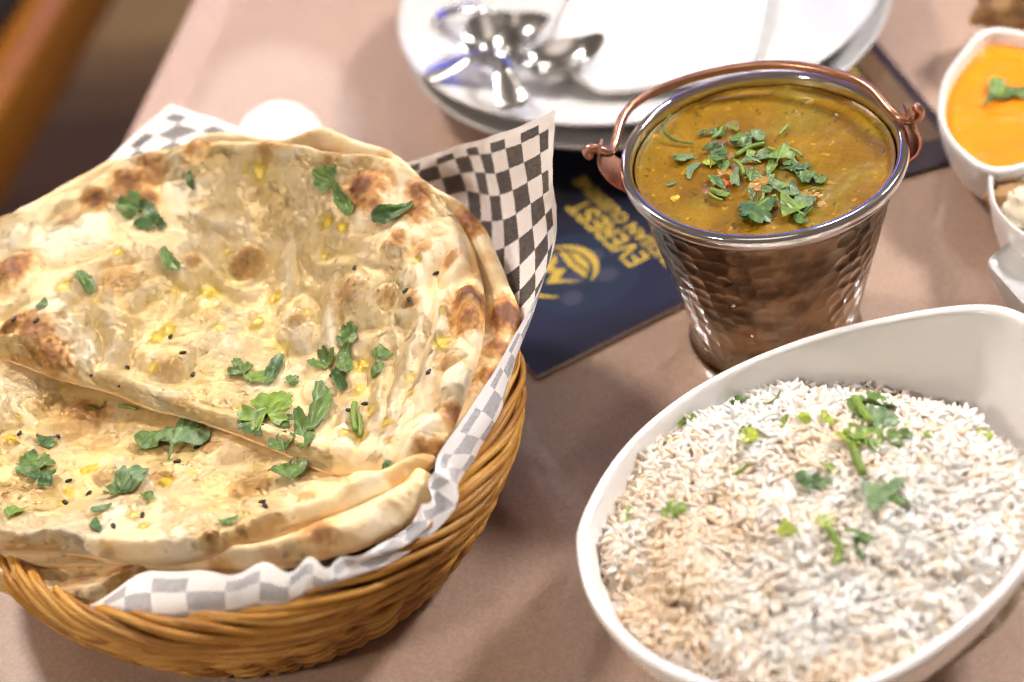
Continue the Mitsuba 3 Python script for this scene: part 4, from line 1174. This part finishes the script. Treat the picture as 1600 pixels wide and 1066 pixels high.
for i, (x, y, ln, an, kd_, hu, lab) in enumerate([
    (1068, 245, 56, 165, 'leaf', 'b', 'grey green coriander leaf at the left of the curry garnish'),
    (1086, 268, 44, 235, 'strip', 'b', 'coriander strip pointing down left on the curry'),
    (1049, 289, 22, 195, 'strip', 'b', 'small separate coriander strip left of the garnish on the curry'),
    (1100, 213, 34, 205, 'leaf', 'd', 'small dark coriander leaf at the top left of the curry garnish'),
    (1122, 210, 34, 40, 'leaf', 'd', 'dark sodden coriander leaf behind the top left of the curry garnish'),
    (1124, 247, 56, 10, 'leaf', 'd', 'dark wet coriander leaf in the left middle of the curry garnish'),
    (1168, 215, 44, 150, 'leaf', 'b', 'coriander leaf at the top of the curry garnish, pointing left'),
    (1190, 218, 52, 15, 'leaf', 'b', 'coriander leaf at the top of the curry garnish, pointing right'),
    (1155, 225, 50, 185, 'leaf', 'g', 'broad coriander leaf lying across the top of the garnish'),
    (1172, 238, 56, 205, 'stem', 'l', 'pale stem lying across the middle of the curry garnish'),
    (1192, 246, 48, 10, 'leaf', 'b', 'coriander leaf under the pale stem on the curry'),
    (1172, 255, 40, 5, 'strip', 'b', 'bluish coriander strip in the centre of the curry garnish'),
    (1222, 250, 52, 60, 'leaf', 'l', 'bright coriander leaf curling up at the right of the garnish'),
    (1205, 262, 44, 70, 'strip', 'l', 'bright coriander strip under the curling leaf'),
    (1112, 255, 30, 75, 'leaf', 'y', 'yellow green leaf in the left of the curry garnish'),
    (1156, 264, 28, 110, 'stem', 'y', 'short yellow green stem in the middle of the curry garnish'),
    (1151, 284, 40, 75, 'strip', 'b', 'coriander strip just right of the red pepper piece'),
    (1178, 278, 44, 30, 'leaf', 'g', 'coriander leaf over the lump in the middle of the curry'),
    (1232, 268, 50, 150, 'frond', 'd', 'dark coriander frond right of the bright leaf on the curry'),
    (1252, 275, 52, 115, 'strip', 'd', 'dark coriander strip reaching towards the right of the curry'),
    (1256, 262, 28, 20, 'bit', 'd', 'dark scrap above the dark strip on the curry'),
    (1281, 284, 34, 40, 'leaf', 'g', 'small coriander leaf furthest right on the curry'),
    (1225, 296, 56, 140, 'strip', 'b', 'long coriander strip below the lump on the curry'),
    (1248, 306, 40, 135, 'strip', 'b', 'coriander strip ending near the yellow lump on the curry'),
    (1112, 288, 22, 120, 'stem', 'y', 'stub of pale stem beside the red pepper piece'),
    (1126, 306, 36, 160, 'strip', 'l', 'cut pale leaf left of centre near the front of the curry'),
    (1118, 314, 26, 150, 'stem', 'l', 'short stem under the cut pale leaf'),
    (1190, 312, 26, 60, 'stem', 'l', 'thin pale stem above the front leaves of the curry'),
    (1182, 335, 66, 255, 'frond', 'd', 'ragged dark coriander frond at the front of the curry'),
    (1170, 341, 44, 200, 'leaf', 'g', 'coriander leaf at the front left corner of the curry garnish'),
    (1232, 330, 66, 135, 'leaf', 'l', 'largest smooth green coriander leaf at the front of the curry'),
    (1258, 333, 48, 350, 'leaf', 'g', 'coriander leaf right of the largest smooth leaf'),
    (1255, 345, 38, 300, 'strip', 'g', 'coriander strip below the largest smooth leaf'),
    (1244, 243, 24, 135, 'stem', 'l', 'small stem floating at the right of the curry garnish'),
    (1223, 208, 26, 50, 'stem', 'd', 'thin dark stem poking from the top of the curry garnish'),
    (1066, 208, 62, 300, 'curl', 'd', 'long curled dark stem floating at the upper left of the curry'),
]):
    p = curry_hit(x, y)
    wid = 0.35 if kd_ == 'stem' and ln < 30 else 1
    put_leaf(cf_, p, np.array([0, 0, 1.0]), ln * (0.9 if kd_ in ('stem', 'curl') else 0.80), an, kd_, hu, 140 + i, lab, lift=0.0003 + 0.00012 * (i % 9), tilt=0.14)


g = np.random.default_rng(808)
for i in range(26):                                    # finely chopped shreds in the middle of the pile
    a_, r_ = g.random() * 6.283, g.random() ** 0.6
    x, y = 1172 + 105 * r_ * math.cos(a_) + 12 * math.sin(a_), 262 + 62 * r_ * math.sin(a_) + 30 * r_ * math.cos(a_)
    p = curry_hit(x, y)
    put_leaf(cf_, p, np.array([0, 0, 1.0]), 14 + 22 * g.random(), g.random() * 360, ('strip', 'bit', 'strip', 'stem', 'leaf')[i % 5], 'bgdlb'[int(g.integers(0, 5))], 420 + i, 'small chopped coriander shred in the pile on the lentil curry', lift=0.0006 + 0.0012 * g.random(), tilt=0.35,
             group='chopped coriander shreds on the curry', name='coriander_shred')


def blob(p, r, seed, col, sq=(1, 1, 0.7)):
    m = trimesh.creation.icosphere(3, 1.0)
    v = np.array(m.vertices)
    v *= (0.55 + 0.9 * meshkit.fbm(v * 2.6 + seed, 4, seed))[:, None]
    n_ = meshkit.fbm(v * 5 + seed, 3, seed + 1)
    m.vertices = v * r * np.array(sq) + p
    return m, np.clip(np.array(col) * (0.7 + 0.6 * n_)[:, None], 0, 1)


for (x, y, r, col, name, lab, cat) in [(1131, 289, 0.0030, (0.62, 0.09, 0.012), 'red_pepper_piece', 'orange red pepper piece in the curry garnish', 'pepper piece'),
                                       (1134, 272, 0.0050, (0.34, 0.17, 0.012), 'lentil_lump', 'yellow lump of lentils above the red pepper piece', 'lentil lump'),
                                       (1192, 288, 0.0055, (0.38, 0.18, 0.02), 'lentil_lump', 'knobbly yellow lump in the middle of the curry', 'lentil lump'),
                                       (1266, 303, 0.0034, (0.40, 0.20, 0.02), 'lentil_lump', 'small shiny lump at the right of the curry garnish', 'lentil lump'),
                                       (1284, 320, 0.0022, (0.45, 0.26, 0.07), 'lentil_lump', 'tiny pale lump near the right front of the curry', 'lentil lump'),
                                       (1120, 228, 0.0040, (0.16, 0.10, 0.05), 'onion_piece', 'brownish onion piece under the garnish on the curry', 'onion piece'),
                                       (1055, 310, 0.0020, (0.70, 0.42, 0.02), 'yellow_lentil', 'bright yellow lentil near the left rim of the bucket', 'lentil'),
                                       (1023, 213, 0.0016, (0.66, 0.36, 0.02), 'yellow_lentil', 'yellow lentil at the upper left rim of the bucket', 'lentil'),
                                       (1143, 197, 0.0035, (0.20, 0.15, 0.03), 'herb_piece', 'sunken dull green piece behind the curry garnish', 'herb piece')]:
    p = curry_hit(x, y)
    m, c = blob(p + [0, 0, -r * 0.3], r, int(x), col, (1.2, 1, 0.62))
    solo(name, m, 'm_veg', lab, cat, smooth=True, color=c)

# ------------------------------------------------------------------ rice bowl
rimpts = [(905, 815, .0600), (900, 850, .0600), (912, 915, .0600), (945, 975, .0600), (1000, 1028, .0600), (1070, 1064, .0602), (1160, 1092, .0605), (1270, 1092, .0610), (1385, 1062, .0620), (1500, 990, .0640),
          (1590, 905, .066), (1652, 800, .068), (1690, 690, .0705), (1685, 590, .0735), (1650, 528, .075), (1605, 490, .075), (1550, 474, .0735), (1480, 477, .0715), (1400, 490, .069), (1300, 513, .0665), (1200, 547, .064), (1100, 595, .062), (1010, 660, .061), (945, 735, .0602)]
rim3 = closed_curve([at(*q) for q in rimpts], 260)
rc = rim3[:, :2].mean(0) + [-0.006, 0.0]
rb_ = thing('rice_bowl', 'white porcelain teardrop shaped bowl heaped with rice', 'bowl')
rows_ = []
wall = [  # (scale of the outline, share of the rim height, sideways offset in metres)
    (0.0, 0.10, 0), (0.35, 0.10, 0), (0.50, 0.13, 0), (0.62, 0.22, 0), (0.76, 0.42, 0), (0.88, 0.68, 0), (0.932, 0.90, 0), (0.945, 0.965, 0), (0.957, 0.993, 0), (0.978, 1.0, 0),
    (0.995, 0.994, 0), (1.0, 0.972, 0), (0.995, 0.93, 0), (0.95, 0.74, 0), (0.87, 0.50, 0), (0.77, 0.28, 0), (0.66, 0.12, 0), (0.58, 0.05, 0), (0.55, 0.03, 0), (0.545, 0.0, 0), (0.51, 0.0, 0), (0.50, 0.03, 0), (0.0, 0.04, 0)]
wl = spline([(a, b) for a, b, _ in wall], 130)
for a, b in wl:
    a, b = max(a, 0), max(b, 0)
    rows_.append(np.c_[rc + (rim3[:, :2] - rc) * a, (rim3[:, 2] * b + 0.0004 * (b <= 0.03))[:, None]])
scene[rb_] = mikit.ply(trimesh.Trimesh(np.vstack(rows_), grid_faces(len(rows_), 260, True), process=False), 'm_bowl', smooth=True)

# rice: a mound of grains
ricepx = [(935, 835), (948, 770), (985, 705), (1050, 652), (1130, 620), (1220, 600), (1310, 590), (1400, 600), (1480, 628), (1545, 668), (1605, 715), (1640, 770), (1625, 850), (1585, 915), (1500, 985), (1400, 1040), (1290, 1068), (1180, 1070), (1080, 1046), (1000, 1005), (955, 950), (936, 890)]
RZ = 0.0485
rice_out = closed_curve([at(x, y, RZ)[:2] for x, y in ricepx], 200)
rpoly = Polygon(rice_out)
rcen = rice_out.mean(0)
dist_kd = cKDTree(rice_out)


def rice_h(x, y):
    x, y = np.asarray(x, float), np.asarray(y, float)
    d = dist_kd.query(np.stack([x, y], -1))[0]
    return RZ - 0.0035 + 0.024 * (1 - np.exp(-d / 0.034)) + 0.0120 * (meshkit.fbm(np.stack([x * 50, y * 45, 0 * x], -1), 3, 60) - 0.5)


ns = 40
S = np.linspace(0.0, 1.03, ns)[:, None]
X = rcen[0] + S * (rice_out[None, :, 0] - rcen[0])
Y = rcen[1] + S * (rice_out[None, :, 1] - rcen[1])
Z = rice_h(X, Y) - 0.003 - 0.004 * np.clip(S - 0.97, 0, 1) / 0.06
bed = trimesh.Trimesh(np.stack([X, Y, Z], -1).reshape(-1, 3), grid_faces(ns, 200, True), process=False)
g = np.random.default_rng(99)
# one grain: a slightly bent spindle
nl, nc = 8, 6
tl = np.sin(np.linspace(-np.pi / 2, np.pi / 2, nl))
grains_v, grains_f, grains_c = [], [], []
NGR = 12500
lo, hi = rice_out.min(0), rice_out.max(0)
pos = lo + (hi - lo) * g.random((NGR * 2, 2))
pos = pos[shapely.contains_xy(rpoly.buffer(-0.0012), pos[:, 0], pos[:, 1])][:NGR]
NGR = len(pos)
zb_ = rice_h(pos[:, 0], pos[:, 1])
yaw = g.random(NGR) * 2 * np.pi
pit = g.normal(0, 0.27, NGR)
Lh = 0.0034 + 0.0013 * g.random(NGR)
rd = 0.00088 + 0.00024 * g.random(NGR)
bend = g.normal(0, 0.22, NGR)
depth_ = g.random(NGR) ** 1.2 * 0.0058
ax = np.stack([np.cos(yaw) * np.cos(pit), np.sin(yaw) * np.cos(pit), np.sin(pit)], 1)
sd_ = np.stack([-np.sin(yaw), np.cos(yaw), 0 * yaw], 1)
up_ = np.cross(ax, sd_)
prof_g = np.sqrt(np.clip(1 - np.abs(tl) ** 3.2, 0.03, 1))
ca_ = np.arange(nc) * 2 * np.pi / nc
tlr = tl[None, :, None, None]
ctr = np.concatenate([pos, (zb_ - depth_ + 0.0016)[:, None]], 1)[:, None, None]
Vg = ctr + ax[:, None, None] * (Lh[:, None, None, None] * tlr) + sd_[:, None, None] * (bend[:, None, None, None] * Lh[:, None, None, None] * tlr ** 2)
Vg = Vg + (sd_[:, None, None] * np.cos(ca_)[None, None, :, None] + up_[:, None, None] * np.sin(ca_)[None, None, :, None]) * (rd[:, None, None, None] * prof_g[None, :, None, None])
fg = grid_faces(nl, nc, True)
cap0 = np.array([[0, k + 1, k] for k in range(1, nc - 1)])
cap1 = np.array([[(nl - 1) * nc, (nl - 1) * nc + k, (nl - 1) * nc + k + 1] for k in range(1, nc - 1)])
fg = np.vstack([fg, cap0[:, [0, 2, 1]][:, ::-1], cap1])
FG = (fg[None] + (np.arange(NGR) * nl * nc)[:, None, None]).reshape(-1, 3)
cgr = np.array([0.80, 0.795, 0.77]) * (0.90 + 0.12 * g.random((NGR, 1)))
tan = np.clip(meshkit.fbm(np.c_[pos * 38, np.zeros(NGR)], 3, 71) * 1.8 - 0.62 + 0.30 * g.normal(0, 1, NGR) + np.clip((0.125 - pos[:, 0]) * 7, -0.5, 0.45) - np.clip((pos[:, 1] + 0.165) * 9, 0, 0.6), 0, 1)[:, None]  # tan at random, plus warm shade painted into the grains towards the left
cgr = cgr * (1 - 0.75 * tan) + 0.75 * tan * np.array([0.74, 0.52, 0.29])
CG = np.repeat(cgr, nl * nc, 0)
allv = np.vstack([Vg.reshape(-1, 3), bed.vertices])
allc = np.vstack([CG, np.broadcast_to(np.array([0.42, 0.31, 0.19]), (len(bed.vertices), 3))])  # bed coloured darker than the grains, painting shade into the gaps
kr = thing('cooked_rice', 'heap of steamed white rice grains with cumin filling the teardrop bowl', 'rice')
labels[kr]['kind'] = 'stuff'
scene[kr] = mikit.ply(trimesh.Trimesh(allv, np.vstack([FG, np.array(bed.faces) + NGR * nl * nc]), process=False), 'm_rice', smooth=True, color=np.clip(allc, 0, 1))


def rice_hit(px, py):
    z = RZ
    for _ in range(14):
        p = at(px, py, z)
        z = 0.5 * z + 0.5 * float(rice_h(p[0], p[1]))
    return at(px, py, z)


rf_ = lambda x, y: rice_h(x, y)
for i, (x, y, ln, an, kd_, hu, lab) in enumerate([
    (1155, 634, 28, 10, 'bit', 'g', 'small bright leaf scrap at the back left of the rice'),
    (1196, 632, 60, 20, 'curl', 'd', 'thin curved dark stem at the back of the rice'),
    (1069, 662, 34, 60, 'leaf', 'l', 'pale leaf at the left back edge of the rice'),
    (1348, 648, 44, 105, 'stem', 'l', 'upright green stem piece at the back of the rice'),
    (1338, 645, 36, 125, 'strip', 'g', 'dark leaf strip beside the upright stem'),
    (1374, 638, 46, 80, 'leaf', 'g', 'green coriander leaf at the back right of the rice'),
    (1372, 662, 50, 80, 'leaf', 'b', 'pale coriander leaf under the green leaf on the rice'),
    (1402, 688, 52, 10, 'leaf', 'g', 'coriander leaf pointing right on the rice'),
    (1352, 690, 54, 60, 'frond', 'l', 'feathery coriander frond in the middle back of the rice'),
    (1325, 692, 36, 70, 'leaf', 'y', 'olive green wilted leaf left of the feathery frond'),
    (1338, 724, 58, 85, 'stem', 'g', 'green stem trailing below the frond'),
    (1257, 660, 34, 20, 'leaf', 'y', 'olive leaf piece left of the frond on the rice'),
    (1294, 664, 34, 15, 'leaf', 'y', 'yellow green leaf piece near the middle back of the rice'),
    (1224, 672, 26, 50, 'stem', 'l', 'small yellow green stem at the left middle of the rice'),
    (1163, 680, 34, 40, 'strip', 'd', 'dark leaf strip at the left of the rice'),
    (1171, 690, 24, 70, 'bit', 'y', 'yellow herb scrap under the dark strip on the rice'),
    (1158, 742, 28, 30, 'stem', 'l', 'olive stem scrap on the left half of the rice'),
    (1262, 758, 50, 20, 'leaf', 'd', 'dark leaf at the centre of the rice'),
    (1288, 762, 34, 0, 'leaf', 'b', 'bluish green leaf right of the dark centre leaf'),
    (1303, 740, 34, 60, 'leaf', 'l', 'yellowish leaf above the dark centre leaf'),
    (1385, 785, 56, 265, 'frond', 'b', 'big pale coriander leaf right of the centre of the rice'),
    (1412, 792, 46, 345, 'strip', 'g', 'bright strip right of the big pale leaf'),
    (1233, 830, 34, 100, 'leaf', 'y', 'light green scrap in the lower middle of the rice'),
    (1291, 820, 30, 30, 'bit', 'y', 'pale herb scrap in the middle of the rice'),
    (1345, 845, 48, 330, 'strip', 'g', 'dark green strip in the lower right of the rice'),
    (1342, 866, 34, 275, 'strip', 'd', 'dark strip under the green strip on the rice'),
    (1304, 862, 64, 92, 'stem', 'l', 'pale stem standing in the lower middle of the rice'),
    (1052, 802, 36, 80, 'leaf', 'l', 'bright green leaf on the left half of the rice'),
    (983, 812, 22, 70, 'stem', 'y', 'olive stem scrap near the left edge of the rice'),
    (1424, 1035, 26, 60, 'stem', 'y', 'yellow green stem near the front right edge of the rice'),
    (1447, 690, 26, 100, 'stem', 'l', 'thin green stem at the right of the frond on the rice'),
    (1537, 686, 28, 20, 'bit', 'y', 'bright yellow green piece at the right back of the rice'),
]):
    p = rice_hit(x, y)
    put_leaf(rf_, p, orient(rf_, p, 0.004), ln, an, kd_, hu, 240 + i, lab, lift=0.0023, tilt=0.2)
for (x, y) in [(1445, 660), (1412, 621), (1394, 623), (1353, 609), (1222, 648), (1081, 714), (1257, 635), (1265, 616), (1494, 641), (1506, 749), (1431, 645), (1499, 936), (1552, 851), (1565, 880), (1532, 794), (1053, 951),
               (1044, 992), (1274, 966), (1431, 984), (1228, 958), (1310, 722), (1380, 752), (1215, 820), (944, 905)]:
    p = rice_hit(x, y)
    m = seed_mesh(0.0021 + 0.0006 * g.random(), 0.00075, g)
    m.apply_transform(trimesh.transformations.rotation_matrix(g.random() * 6.28, [0, 0, 1]))
    m.apply_translation(p + [0, 0, 0.0022])
    solo('cumin_seed', m, 'm_cumin', 'small dark cumin seed on the rice', 'seed', 'dark cumin seeds scattered over the rice', smooth=True)

# ------------------------------------------------------------------ sauce dish at the right
sd1 = thing('sauce_dish', 'white twin compartment dish with orange sauce at the right frame edge', 'dish')


def bowl(outline, zr, key, floor=0.25):
    o = closed_curve([at(x, y, zr) for x, y in outline], 160)
    c = o[:, :2].mean(0)
    w_ = spline([(0, .22), (.5, .22), (.72, .36), (.86, .70), (.905, .93), (.93, .99), (.965, 1.0), (.995, .97), (1.0, .90), (.93, .60), (.78, .25), (.62, .05), (.58, 0), (.5, 0), (0, .02)], 80)
    rows = [np.c_[c + (o[:, :2] - c) * max(a, 0), np.full(160, zr * max(b, 0.004))] for a, b in w_]
    add(f'{sd1}__{key}', trimesh.Trimesh(np.vstack(rows), grid_faces(80, 160, True), process=False), 'm_bowl', True)
    return o, c


ob, oc = bowl([(1545, 42), (1505, 75), (1477, 115), (1465, 165), (1477, 212), (1508, 246), (1548, 268), (1600, 262), (1665, 225), (1700, 170), (1690, 105), (1650, 60), (1600, 46)], 0.038, 'compartment')
ob2, oc2 = bowl([(1552, 262), (1545, 295), (1556, 328), (1590, 362), (1640, 385), (1710, 370), (1740, 320), (1720, 270), (1670, 238), (1600, 256)], 0.036, 'compartment')
lvl = [np.c_[oc + (ob[:, :2] - oc) * a, np.full(160, 0.0315 + 0.0008 * (1 - a))] for a in np.linspace(0, 0.895, 24)]
so = thing('orange_sauce', 'smooth bright orange curry sauce in the dish at the right', 'sauce')
scene[so] = mikit.ply(trimesh.Trimesh(np.vstack(lvl), grid_faces(24, 160, True), process=False), 'm_orange', smooth=True)
osf = lambda x, y: np.zeros_like(np.asarray(x, float)) + 0.0318
for i, (x, y, ln, an, kd_, hu, lab) in enumerate([(1556, 140, 46, 70, 'strip', 'l', 'upright pale leaf of the garnish on the orange sauce'), (1572, 150, 44, 5, 'leaf', 'g', 'darker leaf of the garnish on the orange sauce'),
                                                  (1592, 148, 40, 20, 'leaf', 'g', 'leaf of the orange sauce garnish nearest the frame edge'), (1546, 160, 26, 230, 'strip', 'd', 'small dark leaf tip low on the orange sauce')]):
    put_leaf(osf, at(x, y, 0.032), np.array([0, 0, 1.0]), ln, an, kd_, hu, 340 + i, lab, lift=0.0006 + 0.0004 * i)
for i, (x, y, r, mm_, lab) in enumerate([(1578, 312, 0.010, 'm_pakora', 'brown pickled piece in the lower compartment of the dish'), (1604, 325, 0.011, 'm_onion', 'pale piece in the lower compartment of the dish'), (1612, 292, 0.010, 'm_onion', 'pale piece at the back of the lower compartment')]):
    m, c = blob(at(x, y, 0.026), r, 30 + i, (1, 1, 1))
    solo('pickle_piece', m, mm_, lab, 'pickle', smooth=True)
pk = thing('brown_fritter', 'brown fritter above the sauce dish at the top right corner', 'fritter')
m, c = blob(at(1600, 8, 0.028), 0.022, 8, (1, 1, 1), (1.1, 1, 0.9))
scene[pk] = mikit.ply(m, 'm_pakora', smooth=True)

# white square dish corner at the right
o = [at(1537, 408, 0.026), at(1606, 352, 0.026), at(1840, 430, 0.026), at(1720, 610, 0.026)]
sq = Polygon([p[:2] for p in o]).buffer(-0.008).buffer(0.008, quad_segs=12)
rings = []
base_c = np.array(sq.centroid.coords[0])
ext = np.array(sq.exterior.coords)[:-1]
for a, z in ((0.0, 0.0225), (0.80, 0.0225), (0.955, 0.0245), (0.985, 0.026), (1.0, 0.0245), (0.985, 0.0215), (0.80, 0.008), (0.70, 0.0008), (0.0, 0.0008)):
    rings.append(np.c_[base_c + (ext - base_c) * a, np.full(len(ext), z)])
solo('square_plate', trimesh.Trimesh(np.vstack(rings), grid_faces(len(rings), len(ext), True), process=False), 'm_porcelain', 'white square plate with its rounded corner poking in at the right edge', 'plate', smooth=50)
